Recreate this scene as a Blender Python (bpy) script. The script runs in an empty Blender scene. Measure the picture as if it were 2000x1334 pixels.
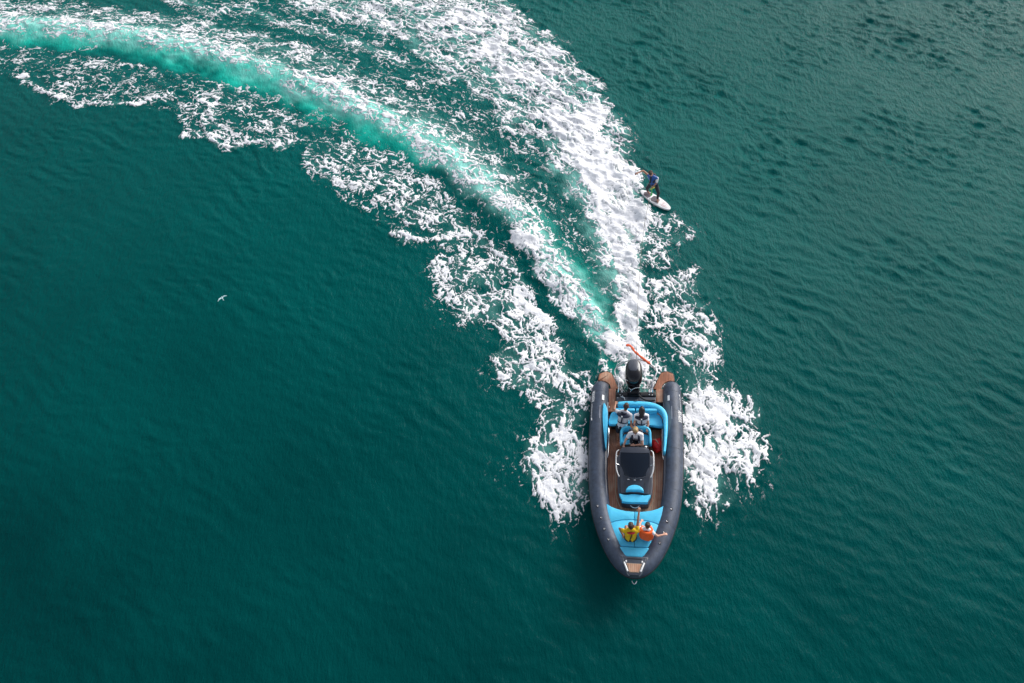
import bpy, bmesh, math, random
import numpy as np
from mathutils import Vector, Matrix, Euler

scene = bpy.context.scene
COL = scene.collection
rad = math.radians

# ------------------------------------------------------------------ camera, sky, sun, exposure
CAM_H = 21.0
cam_data = bpy.data.cameras.new("drone_camera")
cam_data.sensor_width = 36.0
cam_data.lens = 24.3
cam_data.clip_end = 6000.0
cam = bpy.data.objects.new("drone_camera", cam_data)
cam.location = (0, 0, CAM_H)
cam.rotation_euler = (rad(34), 0, 0)
COL.objects.link(cam)
scene.camera = cam

SUN_DIR = Vector((1.35, 1.45, 1.2)).normalized()
sun_el = math.asin(SUN_DIR.z)
sun_az = math.atan2(SUN_DIR.x, SUN_DIR.y)
world = bpy.data.worlds.new("World")
scene.world = world
world.use_nodes = True
nt = world.node_tree
nt.nodes.clear()
sky = nt.nodes.new("ShaderNodeTexSky")
sky.sky_type = 'NISHITA'
sky.sun_disc = False
sky.sun_elevation = sun_el
sky.sun_rotation = sun_az
sky.altitude = 0
sky.air_density = 1.0
sky.dust_density = 3.0
sky.ozone_density = 1.0
hsv = nt.nodes.new("ShaderNodeHueSaturation")
hsv.inputs["Saturation"].default_value = 0.45
bg = nt.nodes.new("ShaderNodeBackground")
bg.inputs["Strength"].default_value = 0.105
wo = nt.nodes.new("ShaderNodeOutputWorld")
nt.links.new(sky.outputs[0], hsv.inputs["Color"])
nt.links.new(hsv.outputs[0], bg.inputs["Color"])
nt.links.new(bg.outputs[0], wo.inputs["Surface"])

sun_data = bpy.data.lights.new("sun", 'SUN')
sun_data.energy = 1.35
sun_data.angle = rad(32)
sun_data.color = (1.0, 0.995, 0.99)
sun = bpy.data.objects.new("sun", sun_data)
sun.rotation_euler = SUN_DIR.to_track_quat('Z', 'Y').to_euler()
sun.location = (10, 15, 40)
COL.objects.link(sun)

scene.view_settings.view_transform = 'Standard'
scene.view_settings.look = 'None'
scene.view_settings.exposure = 0.80
scene.view_settings.gamma = 1.0
scene.view_settings.use_curve_mapping = False

# ------------------------------------------------------------------ helpers
def tag(o, label=None, cat=None, group=None, kind=None):
    if label: o["label"] = label
    if cat: o["category"] = cat
    if group: o["group"] = group
    if kind: o["kind"] = kind
    return o

class MB:
    """collects geometry for ONE mesh object"""
    def __init__(self):
        self.v = []; self.f = []
    def add(self, vs, fs):
        b = len(self.v)
        self.v += [tuple(p) for p in vs]
        self.f += [tuple(b + i for i in f) for f in fs]
    def box(self, c, s, rz=0.0, taper=1.0):
        cx, cy, cz = c; sx, sy, sz = s[0]/2, s[1]/2, s[2]/2
        cr, sr = math.cos(rz), math.sin(rz)
        vs = []
        for z in (-1, 1):
            k = taper if z > 0 else 1.0
            for x, y in ((-1, -1), (1, -1), (1, 1), (-1, 1)):
                px, py = x*sx*k, y*sy*k
                vs.append((cx + px*cr - py*sr, cy + px*sr + py*cr, cz + z*sz))
        self.add(vs, [(3, 2, 1, 0), (4, 5, 6, 7), (0, 1, 5, 4), (1, 2, 6, 5), (2, 3, 7, 6), (3, 0, 4, 7)])
        return self
    def tube(self, pts, r, n=10, closed=False, flat=1.0, round_ends=True):
        pts = [Vector(p) for p in pts]
        N = len(pts)
        rs = list(r) if hasattr(r, "__len__") else [r]*N
        tang = []
        for i in range(N):
            if closed: t = pts[(i+1) % N] - pts[i-1]
            else: t = pts[min(i+1, N-1)] - pts[max(i-1, 0)]
            tang.append(t.normalized() if t.length > 1e-9 else Vector((0, 0, 1)))
        up = Vector((0, 0, 1)) if abs(tang[0].z) < 0.9 else Vector((1, 0, 0))
        a = tang[0].cross(up).normalized()
        P, T, R, A = [], [], [], []
        for i in range(N):
            a = (a - tang[i]*a.dot(tang[i]))
            a = a.normalized() if a.length > 1e-6 else tang[i].orthogonal().normalized()
            P.append(pts[i]); T.append(tang[i]); R.append(rs[i]); A.append(a.copy())
        if not closed and round_ends:
            def cap(i, sgn):
                out = []
                for k in (0.35, 0.7, 0.93, 1.0):
                    out.append((P[i] + T[i]*sgn*R[i]*k, T[i], R[i]*math.sqrt(max(1-k*k, 1e-4)), A[i]))
                return out
            c0 = cap(0, -1)[::-1]; c1 = cap(N-1, 1)
            P = [q[0] for q in c0] + P + [q[0] for q in c1]
            T = [q[1] for q in c0] + T + [q[1] for q in c1]
            R = [q[2] for q in c0] + R + [q[2] for q in c1]
            A = [q[3] for q in c0] + A + [q[3] for q in c1]
        M = len(P); vs = []
        for i in range(M):
            b = T[i].cross(A[i])
            for k in range(n):
                t = 2*math.pi*k/n
                vs.append(P[i] + (A[i]*math.cos(t) + b*math.sin(t)*flat)*R[i])
        fs = []
        for i in range(M if closed else M-1):
            j = (i+1) % M
            for k in range(n):
                l = (k+1) % n
                fs.append((i*n+k, i*n+l, j*n+l, j*n+k))
        if not closed:
            fs.append(tuple(range(n-1, -1, -1))); fs.append(tuple((M-1)*n + k for k in range(n)))
        self.add(vs, fs)
        return self
    def ball(self, c, r, n=10, m=7):
        rx, ry, rz = (r, r, r) if not hasattr(r, "__len__") else r
        vs = [(c[0], c[1], c[2]-rz)]
        for i in range(1, m):
            a = -math.pi/2 + math.pi*i/m
            for k in range(n):
                t = 2*math.pi*k/n
                vs.append((c[0]+rx*math.cos(a)*math.cos(t), c[1]+ry*math.cos(a)*math.sin(t), c[2]+rz*math.sin(a)))
        vs.append((c[0], c[1], c[2]+rz))
        fs = [(0, 1+(k+1) % n, 1+k) for k in range(n)]
        for i in range(m-2):
            for k in range(n):
                l = (k+1) % n
                fs.append((1+i*n+k, 1+i*n+l, 1+(i+1)*n+l, 1+(i+1)*n+k))
        L = len(vs)-1
        fs += [(L, 1+(m-2)*n+k, 1+(m-2)*n+(k+1) % n) for k in range(n)]
        self.add(vs, fs)
        return self
    def build(self, name, m, parent=None, smooth=True, sharp=40):
        me = bpy.data.meshes.new(name)
        me.from_pydata(self.v, [], self.f)
        me.update()
        o = bpy.data.objects.new(name, me)
        COL.objects.link(o)
        if m: me.materials.append(m)
        if smooth:
            me.shade_smooth()
            if sharp: me.set_sharp_from_angle(angle=rad(sharp))
        if parent: o.parent = parent
        return o

def slab(name, poly, z0, z1, m, parent=None, bev=0.0, seg=3, zf=None, sharp=45):
    """extruded outline with rounded upper edges; zf(x, y) lifts the whole piece to a slope"""
    bm = bmesh.new()
    area = sum(poly[i][0]*poly[(i+1) % len(poly)][1] - poly[(i+1) % len(poly)][0]*poly[i][1] for i in range(len(poly)))
    if area < 0: poly = poly[::-1]
    vs = [bm.verts.new((p[0], p[1], z0)) for p in poly]
    f = bm.faces.new(vs)
    r = bmesh.ops.extrude_face_region(bm, geom=[f])
    top = [g for g in r["geom"] if isinstance(g, bmesh.types.BMVert)]
    for v in top: v.co.z = z1
    tf = [g for g in r["geom"] if isinstance(g, bmesh.types.BMFace)][0]
    if bev > 0:
        bmesh.ops.bevel(bm, geom=list(tf.edges), offset=bev, segments=seg, affect='EDGES', profile=0.5, clamp_overlap=True)
    if zf:
        for v in bm.verts: v.co.z += zf(v.co.x, v.co.y)
    bmesh.ops.recalc_face_normals(bm, faces=bm.faces)
    me = bpy.data.meshes.new(name)
    bm.to_mesh(me); bm.free()
    me.shade_smooth(); me.set_sharp_from_angle(angle=rad(sharp))
    me.materials.append(m)
    o = bpy.data.objects.new(name, me)
    COL.objects.link(o)
    if parent: o.parent = parent
    return o

def spline(pts, n=6, closed=False):
    pts = [Vector(tuple(p) + ((0,) if len(p) == 2 else ())) for p in pts]
    N = len(pts); out = []
    for i in range(N if closed else N-1):
        p0 = pts[i-1] if (closed or i > 0) else pts[0]
        p1 = pts[i]; p2 = pts[(i+1) % N]
        p3 = pts[(i+2) % N] if (closed or i+2 < N) else pts[-1]
        for k in range(n):
            t = k/n
            out.append(0.5*((2*p1) + (p2-p0)*t + (2*p0-5*p1+4*p2-p3)*t*t + (3*p1-p0-3*p2+p3)*t**3))
    if not closed: out.append(pts[-1].copy())
    return out

def mirror(poly):
    return [(-p[0],) + tuple(p[1:]) for p in poly][::-1]

# ------------------------------------------------------------------ materials
def mat(name, col, rough=0.5, metal=0.0, spec=0.5, noise=None, bump=None, coat=0.0, sheen=0.0):
    """noise = (scale, amount, stretch xyz or None); bump = (scale, strength)"""
    m = bpy.data.materials.new(name); m.use_nodes = True
    t = m.node_tree; p = t.nodes["Principled BSDF"]
    p.inputs["Base Color"].default_value = (*col, 1)
    p.inputs["Roughness"].default_value = rough
    p.inputs["Metallic"].default_value = metal
    p.inputs["Specular IOR Level"].default_value = spec
    p.inputs["Coat Weight"].default_value = coat
    p.inputs["Sheen Weight"].default_value = sheen
    tc = t.nodes.new("ShaderNodeTexCoord")
    if noise:
        mp = t.nodes.new("ShaderNodeMapping")
        mp.inputs["Scale"].default_value = noise[2] if len(noise) > 2 else (1, 1, 1)
        nz = t.nodes.new("ShaderNodeTexNoise"); nz.inputs["Scale"].default_value = noise[0]
        nz.inputs["Detail"].default_value = 5; nz.inputs["Roughness"].default_value = 0.6
        cr = t.nodes.new("ShaderNodeValToRGB")
        a = noise[1]
        cr.color_ramp.elements[0].position = 0.3; cr.color_ramp.elements[1].position = 0.7
        cr.color_ramp.elements[0].color = tuple(max(c*(1-a), 0) for c in col) + (1,)
        cr.color_ramp.elements[1].color = tuple(min(c*(1+a), 1) for c in col) + (1,)
        t.links.new(tc.outputs["Object"], mp.inputs[0]); t.links.new(mp.outputs[0], nz.inputs["Vector"])
        t.links.new(nz.outputs["Fac"], cr.inputs[0]); t.links.new(cr.outputs[0], p.inputs["Base Color"])
    if bump:
        nb = t.nodes.new("ShaderNodeTexNoise"); nb.inputs["Scale"].default_value = bump[0]; nb.inputs["Detail"].default_value = 4
        bp = t.nodes.new("ShaderNodeBump"); bp.inputs["Strength"].default_value = bump[1]; bp.inputs["Distance"].default_value = 0.01
        t.links.new(tc.outputs["Object"], nb.inputs["Vector"]); t.links.new(nb.outputs["Fac"], bp.inputs["Height"])
        t.links.new(bp.outputs[0], p.inputs["Normal"])
    return m

M = {}
M["tube"] = mat("tube_fabric", (0.045, 0.062, 0.098), 0.52, noise=(7, 0.32), bump=(60, 0.35))
M["tube_patch"] = mat("tube_patch_grey", (0.105, 0.125, 0.15), 0.6, noise=(9, 0.15))
M["tube_dark"] = mat("tube_dark_pad", (0.02, 0.024, 0.035), 0.7)
M["gel"] = mat("slate_gelcoat", (0.055, 0.062, 0.082), 0.3, noise=(3, 0.2), coat=0.2)
M["black"] = mat("black_plastic", (0.008, 0.009, 0.012), 0.35)
M["rubber"] = mat("black_rubber", (0.012, 0.012, 0.014), 0.7)
M["glossblack"] = mat("cowling_paint", (0.004, 0.004, 0.007), 0.12, coat=0.15)
M["cyan"] = mat("cyan_vinyl", (0.075, 0.56, 0.86), 0.42, noise=(2.5, 0.12), bump=(18, 0.25))
M["cyan_seam"] = mat("cyan_piping", (0.008, 0.16, 0.32), 0.5)
M["steel"] = mat("stainless_steel", (0.75, 0.75, 0.76), 0.22, metal=1.0)
M["white"] = mat("white_plastic", (0.8, 0.8, 0.8), 0.35)
M["grey_line"] = mat("grey_decal", (0.3, 0.31, 0.36), 0.5)
M["trim"] = mat("pale_deck_trim", (0.42, 0.33, 0.24), 0.5)
M["red"] = mat("red_nylon", (0.66, 0.012, 0.012), 0.6, noise=(9, 0.45), bump=(14, 0.7))
M["orange"] = mat("orange_webbing", (0.85, 0.13, 0.04), 0.6)
M["rope"] = mat("tow_rope_fibre", (0.16, 0.15, 0.12), 0.7)

def teak(name, axis):
    m = bpy.data.materials.new(name); m.use_nodes = True
    t = m.node_tree; p = t.nodes["Principled BSDF"]
    tc = t.nodes.new("ShaderNodeTexCoord")
    mp = t.nodes.new("ShaderNodeMapping")
    mp.inputs["Scale"].default_value = (14, 1.6, 6) if axis == 'y' else (1.6, 14, 6)
    nz = t.nodes.new("ShaderNodeTexNoise"); nz.inputs["Scale"].default_value = 1.6; nz.inputs["Detail"].default_value = 6
    nz2 = t.nodes.new("ShaderNodeTexNoise"); nz2.inputs["Scale"].default_value = 1.7; nz2.inputs["Detail"].default_value = 3
    mx = t.nodes.new("ShaderNodeMath"); mx.operation = 'MULTIPLY_ADD'; mx.inputs[1].default_value = 0.5
    cr = t.nodes.new("ShaderNodeValToRGB")
    e = cr.color_ramp.elements
    e[0].position = 0.46; e[0].color = (0.21, 0.078, 0.036, 1)
    e[1].position = 1.02; e[1].color = (0.55, 0.34, 0.23, 1)
    x = cr.color_ramp.elements.new(0.72); x.color = (0.40, 0.155, 0.082, 1)
    # dark caulking lines between the planks, 55 mm apart
    sp = t.nodes.new("ShaderNodeSeparateXYZ")
    ma = t.nodes.new("ShaderNodeMath"); ma.operation = 'MULTIPLY'; ma.inputs[1].default_value = 1/0.055
    fr = t.nodes.new("ShaderNodeMath"); fr.operation = 'FRACT'
    lt = t.nodes.new("ShaderNodeMath"); lt.operation = 'LESS_THAN'; lt.inputs[1].default_value = 0.11
    dk = t.nodes.new("ShaderNodeMix"); dk.data_type = 'RGBA'; dk.inputs["B"].default_value = (0.07, 0.035, 0.02, 1)
    L = t.links.new
    L(tc.outputs["Object"], mp.inputs[0]); L(mp.outputs[0], nz.inputs["Vector"]); L(tc.outputs["Object"], nz2.inputs["Vector"])
    L(nz.outputs["Fac"], mx.inputs[0]); L(nz2.outputs["Fac"], mx.inputs[2]); L(mx.outputs[0], cr.inputs[0])
    L(tc.outputs["Object"], sp.inputs[0]); L(sp.outputs["X" if axis == 'y' else "Y"], ma.inputs[0])
    L(ma.outputs[0], fr.inputs[0]); L(fr.outputs[0], lt.inputs[0]); L(lt.outputs[0], dk.inputs["Factor"])
    L(cr.outputs[0], dk.inputs["A"]); L(dk.outputs["Result"], p.inputs["Base Color"])
    p.inputs["Roughness"].default_value = 0.45
    return m
M["teak"] = teak("teak_deck_boards", 'y')

def glass_mat():
    m = bpy.data.materials.new("smoked_acrylic"); m.use_nodes = True
    p = m.node_tree.nodes["Principled BSDF"]
    p.inputs["Base Color"].default_value = (0.006, 0.014, 0.03, 1)
    p.inputs["Roughness"].default_value = 0.12
    p.inputs["Transmission Weight"].default_value = 0.25
    p.inputs["IOR"].default_value = 1.45
    return m
M["glass"] = glass_mat()
# ------------------------------------------------------------------ wake layout, world metres on the water plane
POLYS = [
    ('wash', 1.0, 0.55, [(4.06, 13.0), (3.88, 14.32), (4.17, 15.49), (4.06, 16.72), (3.85, 18.29), (3.66, 19.67), (3.36, 21.14), (2.94, 22.69), (2.2, 24.68), (1.55, 26.45), (3.13, 27.0), (4.23, 25.55), (4.9, 23.83), (5.38, 23.01), (5.54, 21.14), (5.54, 19.96), (5.32, 18.29), (5.04, 16.72), (4.8, 15.25), (4.71, 14.32), (4.72, 13.0)]),
    ('wash', 0.62, 0.4, [(5.54, 19.96), (5.65, 21.75), (5.4, 23.17), (5.4, 25.02), (5.06, 26.45), (4.52, 28.14), (3.97, 29.94), (3.29, 30.99), (2.71, 31.29), (2.51, 32.74), (2.01, 33.65), (1.09, 34.35), (0.41, 35.56), (-0.42, 36.81), (-1.16, 38.91), (-10.44, 38.91), (-14.51, 38.91), (-12.29, 36.3), (-9.91, 35.31), (-7.57, 34.12), (-5.27, 32.51), (-3.29, 29.94), (-0.99, 28.34), (-0.6, 26.45), (0.0, 25.55), (1.4, 25.37), (1.8, 23.34), (2.75, 22.06), (2.89, 20.54), (3.58, 19.67), (3.65, 17.76), (4.26, 16.72)]),
    ('wash', 0.82, 0.8, [(5.23, 23.34), (5.27, 25.37), (4.41, 27.95), (3.77, 29.53), (2.55, 30.36), (2.24, 32.51), (1.07, 33.42), (-1.11, 35.8), (-3.88, 35.8), (-4.58, 33.88), (-2.64, 32.51), (-0.5, 29.53), (1.47, 27.95), (2.61, 26.09), (3.68, 24.34), (3.94, 21.75), (4.71, 20.54)]),
    ('wash', 0.62, 0.3, [(2.95, 12.61), (3.24, 13.78), (3.6, 14.6), (4.35, 14.55), (5.01, 13.65), (5.66, 12.68), (5.81, 12.05), (2.86, 12.05)]),
    ('wash', 0.9, 0.3, [(3.72, 11.99), (3.95, 13.43), (4.76, 13.43), (5.11, 11.99)]),
    ('wash', 0.31, 0.6, [(-19.44, 38.91), (-13.93, 38.91), (-11.26, 36.81), (-6.51, 34.35), (-2.58, 31.2), (0.0, 27.57), (2.09, 25.02), (3.08, 22.06), (4.0, 19.67), (4.26, 16.72), (3.67, 15.49), (2.43, 17.76), (1.27, 19.96), (-0.89, 22.69), (-3.26, 25.02), (-6.88, 28.14), (-11.4, 31.42), (-15.45, 33.19), (-18.03, 34.83)]),
    ('left', 0.3, 0.4, [(-27.71, 33.19), (-17.95, 30.78), (-12.48, 29.13), (-8.7, 27.19), (-5.55, 24.68), (-3.34, 22.69), (-1.06, 20.25), (0.2, 18.02), (-2.06, 18.56), (-4.56, 18.89), (-5.52, 20.1), (-8.94, 22.85), (-9.63, 24.51), (-12.71, 24.68), (-14.82, 25.66), (-15.95, 27.38), (-19.48, 27.64), (-21.98, 27.84), (-24.25, 29.86), (-26.49, 30.36)]),
    ('left', 0.46, 0.3, [(-9.51, 24.85), (-7.51, 25.55), (-5.51, 24.34), (-3.1, 22.37), (-1.48, 19.96), (0.0, 17.76), (-2.06, 18.56), (-4.21, 19.67), (-6.58, 21.81), (-8.98, 23.08)]),
    ('left', 0.42, 0.3, [(-16.0, 27.38), (-14.23, 29.13), (-11.11, 27.19), (-9.3, 25.02), (-10.16, 24.61), (-12.95, 24.68), (-14.92, 25.59)]),
    ('left', 0.4, 0.3, [(-23.78, 29.94), (-20.24, 29.94), (-16.84, 29.53), (-16.21, 28.14), (-19.48, 27.64), (-21.98, 27.84)]),
    ('left', 0.58, 0.5, [(-3.11, 17.23), (-3.29, 17.89), (-2.06, 18.5), (-0.82, 18.29), (0.2, 17.76), (0.59, 16.47), (1.35, 15.37), (1.79, 14.44), (2.2, 13.1), (2.53, 11.85), (2.43, 10.75), (2.52, 9.44), (2.46, 7.95), (1.96, 7.6), (1.44, 7.54), (0.97, 7.95), (0.49, 8.55), (0.0, 9.17), (0.2, 9.81), (0.87, 10.66), (0.79, 11.34), (0.53, 11.91), (-0.36, 12.36), (-0.77, 13.17), (0.0, 14.05), (-0.76, 14.78), (-1.92, 15.25), (-2.57, 15.78)]),
    ('left', 0.86, 0.4, [(0.13, 9.35), (1.03, 10.37), (1.93, 11.14), (2.42, 10.56), (2.42, 9.08), (2.14, 7.95), (1.45, 7.67), (0.82, 8.38)]),
    ('left', 0.78, 0.3, [(-0.55, 13.17), (0.74, 13.65), (1.94, 13.54), (2.17, 12.47), (0.72, 12.11), (-0.27, 12.53)]),
    ('left', 0.74, 0.3, [(-2.5, 15.93), (-1.4, 17.11), (-0.2, 16.72), (1.06, 15.44), (0.0, 14.97), (-1.54, 15.33)]),
    ('right', 0.6, 0.5, [(5.89, 11.95), (6.35, 13.32), (5.9, 13.65), (6.21, 14.32), (5.9, 14.78), (5.24, 15.73), (5.19, 16.72), (5.81, 17.23), (7.44, 17.44), (7.12, 15.98), (7.61, 14.78), (7.55, 14.1), (7.09, 13.32), (7.21, 12.36), (7.87, 12.05), (8.55, 11.44), (7.81, 10.75), (8.42, 10.37), (8.47, 9.62), (8.14, 8.99), (7.09, 8.68), (7.04, 8.21), (6.59, 7.65), (5.95, 7.7), (5.42, 7.95), (5.46, 9.44)]),
    ('right', 0.86, 0.45, [(6.13, 11.74), (6.86, 12.47), (7.6, 11.54), (7.56, 10.37), (8.27, 9.62), (7.63, 8.9), (6.63, 8.9), (6.64, 7.95), (5.7, 8.21), (5.76, 10.37)]),
    ('right', 0.85, 0.3, [(6.23, 13.76), (7.4, 15.25), (7.55, 14.21), (6.8, 13.0)]),
    ('right', 0.56, 0.22, [(5.49, 20.25), (6.42, 20.54), (7.24, 20.25), (7.39, 19.53), (6.85, 18.97), (6.18, 18.61), (5.95, 18.02), (5.17, 17.23)]),
    ('right', 0.36, 0.3, [(5.05, 17.23), (6.54, 16.72), (6.09, 14.78), (6.37, 13.43), (5.44, 12.68), (4.73, 14.55)]),
]
RIBBONS = [
    ('wash', 0.6, 0.88, [(-28.96, 34.83), (-27.22, 34.59), (-22.92, 33.98), (-18.68, 33.28), (-15.79, 32.38), (-12.91, 31.2), (-10.07, 29.61), (-7.33, 27.84), (-4.73, 25.91), (-2.74, 23.93), (-1.1, 22.0)]),
    ('wash', 0.6, 0.7, [(-1.33, 22.37), (0.21, 20.4), (1.24, 18.7), (2.2, 17.11)]),
    ('wash', 0.88, 0.48, [(0.42, 19.11), (1.41, 17.49), (2.16, 16.27), (2.88, 15.21), (3.49, 14.44), (3.97, 13.43)]),
    ('wash', 0.5, 0.87, [(-29.61, 36.3), (-23.48, 35.56), (-19.06, 34.59), (-13.28, 32.96), (-9.23, 30.78), (-4.85, 27.38), (-2.33, 25.02), (0.0, 22.21)]),
    ('wash', 0.55, 0.38, [(-18.86, 36.81), (-15.75, 35.56), (-14.47, 36.05), (-11.94, 34.35), (-7.94, 32.74), (-5.39, 30.78)]),
    ('left', 0.68, 0.22, [(-24.19, 30.02), (-21.95, 28.07), (-20.0, 27.76), (-18.08, 27.84), (-16.4, 28.42)]),
    ('left', 0.62, 0.19, [(-14.28, 29.33), (-14.42, 27.38), (-13.27, 26.09), (-13.42, 25.2)]),
    ('left', 0.78, 0.26, [(-14.77, 25.66), (-12.99, 24.88), (-11.37, 24.88), (-10.09, 24.88)]),
    ('left', 0.66, 0.22, [(-9.28, 24.61), (-9.14, 23.73), (-8.05, 22.85), (-6.18, 22.12), (-5.05, 21.87)]),
    ('left', 0.6, 0.27, [(-6.79, 23.5), (-5.35, 22.69), (-4.61, 21.9)]),
    ('left', 0.95, 0.23, [(-4.84, 19.25), (-3.54, 19.17), (-2.41, 19.53), (-1.46, 19.33)]),
    ('left', 0.7, 0.23, [(-1.46, 19.25), (-0.41, 18.29), (0.2, 17.49)]),
    ('left', 0.6, 0.26, [(-4.75, 20.99), (-3.19, 20.25), (-2.12, 19.96)]),
    ('right', 0.66, 0.28, [(5.82, 15.73), (6.15, 14.55), (6.39, 13.21), (6.36, 11.74)]),
    ('left', 0.32, 0.31, [(-25.64, 30.78), (-23.4, 31.63), (-21.17, 32.74)]),
    ('left', 0.35, 0.18, [(2.28, 13.0), (2.65, 11.54), (2.57, 10.18)]),
]
TURQUOISE = [
    (1.0, 0.76, [(-28.42, 33.6), (-26.82, 33.6), (-23.53, 33.42), (-18.43, 32.42), (-15.51, 31.29), (-12.65, 29.94), (-9.85, 28.34), (-7.71, 27.0), (-5.67, 25.91), (-3.45, 24.34)]),
    (0.28, 0.42, [(-3.45, 24.34), (-1.56, 22.69), (0.0, 20.99), (1.26, 19.53), (2.24, 18.02), (2.96, 16.47), (3.46, 15.25)]),
    (0.7, 0.27, [(2.5, 15.98), (2.88, 15.25), (3.17, 14.44)]),
    (0.35, 0.29, [(3.41, 13.43), (3.46, 12.36)]),
]
MILKY = [
    (1.0, 0.69, [(-28.75, 34.35), (-27.01, 34.07), (-22.83, 33.7), (-18.53, 32.78), (-15.64, 31.81), (-12.76, 30.48), (-9.95, 28.89), (-7.26, 27.27), (-4.7, 25.66), (-2.73, 23.83), (-1.1, 22.0)]),
    (0.6, 0.52, [(-1.1, 22.0), (0.21, 20.25), (1.24, 18.7), (2.2, 17.11), (3.09, 15.49), (3.6, 14.55)]),
    (0.5, 0.5, [(2.26, 23.34), (3.25, 21.14), (3.73, 18.83), (3.96, 16.72)]),
]
GAPS = [
    (0.9, 0.2, [(3.45, 13.65), (3.64, 13.65), (3.72, 12.05), (3.36, 12.05)]),
    (0.5, 0.3, [(0.83, 26.27), (1.67, 26.45), (1.76, 25.66), (1.06, 25.55)]),
    (0.6, 0.3, [(1.35, 23.34), (2.13, 23.01), (2.49, 21.14), (1.97, 21.75)]),
]
RIDGE = [(-35.39, 34.59), (-27.09, 34.26), (-22.86, 33.79), (-18.59, 32.96), (-15.68, 31.94), (-12.82, 30.78), (-10.0, 29.21), (-7.29, 27.49), (-4.7, 25.66), (-2.73, 23.73), (-1.1, 21.75), (0.21, 19.96), (1.23, 18.29), (2.18, 16.67), (3.07, 15.25), (3.76, 14.21)]

_rng = np.random.RandomState(7)
_perm = _rng.permutation(256)
_ang = _rng.rand(256)*2*math.pi
_gx, _gy = np.cos(_ang), np.sin(_ang)
_jx, _jy = _rng.rand(256), _rng.rand(256)

def perlin(x, y, s=0):
    xi = np.floor(x).astype(np.int64); yi = np.floor(y).astype(np.int64)
    fx = x - xi; fy = y - yi
    def g(a, b, dx, dy):
        h = _perm[(_perm[(xi + a + s*37) & 255] + yi + b + s*91) & 255]
        return _gx[h]*dx + _gy[h]*dy
    u = fx*fx*fx*(fx*(fx*6-15)+10); v = fy*fy*fy*(fy*(fy*6-15)+10)
    a = g(0, 0, fx, fy); b = g(1, 0, fx-1, fy); c = g(0, 1, fx, fy-1); d = g(1, 1, fx-1, fy-1)
    return ((a + u*(b-a)) + v*((c + u*(d-c)) - (a + u*(b-a))))*1.4

def worley(x, y, s=0):
    xi = np.floor(x).astype(np.int64); yi = np.floor(y).astype(np.int64)
    f1 = np.full(x.shape, 9.0); f2 = np.full(x.shape, 9.0)
    for a in (-1, 0, 1):
        for b in (-1, 0, 1):
            h = _perm[(_perm[(xi + a + s*17) & 255] + yi + b + s*53) & 255]
            d = np.hypot(xi + a + _jx[h] - x, yi + b + _jy[h] - y)
            f2 = np.minimum(f2, np.maximum(f1, d)); f1 = np.minimum(f1, d)
    return f2 - f1

def dots(x, y, s=0):
    xi = np.floor(x).astype(np.int64); yi = np.floor(y).astype(np.int64)
    f1 = np.full(x.shape, 9.0)
    for a in (-1, 0, 1):
        for b in (-1, 0, 1):
            h = _perm[(_perm[(xi + a + s*17) & 255] + yi + b + s*53) & 255]
            d = np.hypot(xi + a + _jx[h] - x, yi + b + _jy[h] - y) + 0.6*(_perm[h]/256.0)**0.7
            f1 = np.minimum(f1, d)
    return f1

def poly_sdf(x, y, pts):
    d = np.full(x.shape, 1e9); inside = np.zeros(x.shape, bool)
    n = len(pts)
    for i in range(n):
        (ax, ay), (bx, by) = pts[i], pts[(i+1) % n]
        ex, ey = bx-ax, by-ay
        t = np.clip(((x-ax)*ex + (y-ay)*ey)/max(ex*ex+ey*ey, 1e-9), 0, 1)
        d = np.minimum(d, np.hypot(x-ax-ex*t, y-ay-ey*t))
        if by != ay:
            c = ((ay > y) != (by > y)) & (x < ex*(y-ay)/(by-ay) + ax)
            inside ^= c
    return np.where(inside, d, -d)

def line_dist(x, y, pts):
    """distance, signed side and running length along a polyline"""
    d = np.full(x.shape, 1e9); sg = np.zeros(x.shape); run = np.zeros(x.shape); acc = 0.0
    for (ax, ay), (bx, by) in zip(pts[:-1], pts[1:]):
        ex, ey = bx-ax, by-ay; L = math.hypot(ex, ey)
        t = np.clip(((x-ax)*ex + (y-ay)*ey)/(L*L), 0, 1)
        q = np.hypot(x-ax-ex*t, y-ay-ey*t)
        s = np.sign(ex*(y-ay) - ey*(x-ax))
        m = q < d
        d = np.where(m, q, d); sg = np.where(m, s, sg); run = np.where(m, acc + t*L, run)
        acc += L
    return d, sg, run

def sstep(a, b, x):
    t = np.clip((x-a)/(b-a), 0, 1)
    return t*t*(3-2*t)

# smooth layout fields are worked out on a 12 cm grid and looked up bilinearly
GX0, GX1, GY0, GY1, GS = -32.0, 14.0, 3.0, 41.0, 0.12
_ax = np.arange(GX0, GX1, GS); _ay = np.arange(GY0, GY1, GS)
_X, _Y = np.meshgrid(_ax, _ay)
_wx = _X + 0.38*perlin(_X*0.9, _Y*0.9, 1) + 0.16*perlin(_X*2.3, _Y*2.3, 2)
_wy = _Y + 0.38*perlin(_X*0.9, _Y*0.9, 3) + 0.16*perlin(_X*2.3, _Y*2.3, 4)
ENV = {}
for (reg, dens, edge, pts) in POLYS:
    e = dens*sstep(-0.8*edge, 0.35*edge, poly_sdf(_wx, _wy, pts))
    if dens > 0.5: e = np.maximum(e, 0.15*sstep(-1.3, -0.1, poly_sdf(_wx, _wy, pts)))
    ENV[reg] = np.maximum(ENV.get(reg, 0*_X), e)
for (reg, dens, hw, pts) in RIBBONS:
    d, sg, run = line_dist(_wx, _wy, pts)
    e = dens*(1 - sstep(0.35*hw, 1.75*hw, d))
    ENV[reg] = np.maximum(ENV.get(reg, 0*_X), e)
_hole = np.zeros_like(_X)
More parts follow.
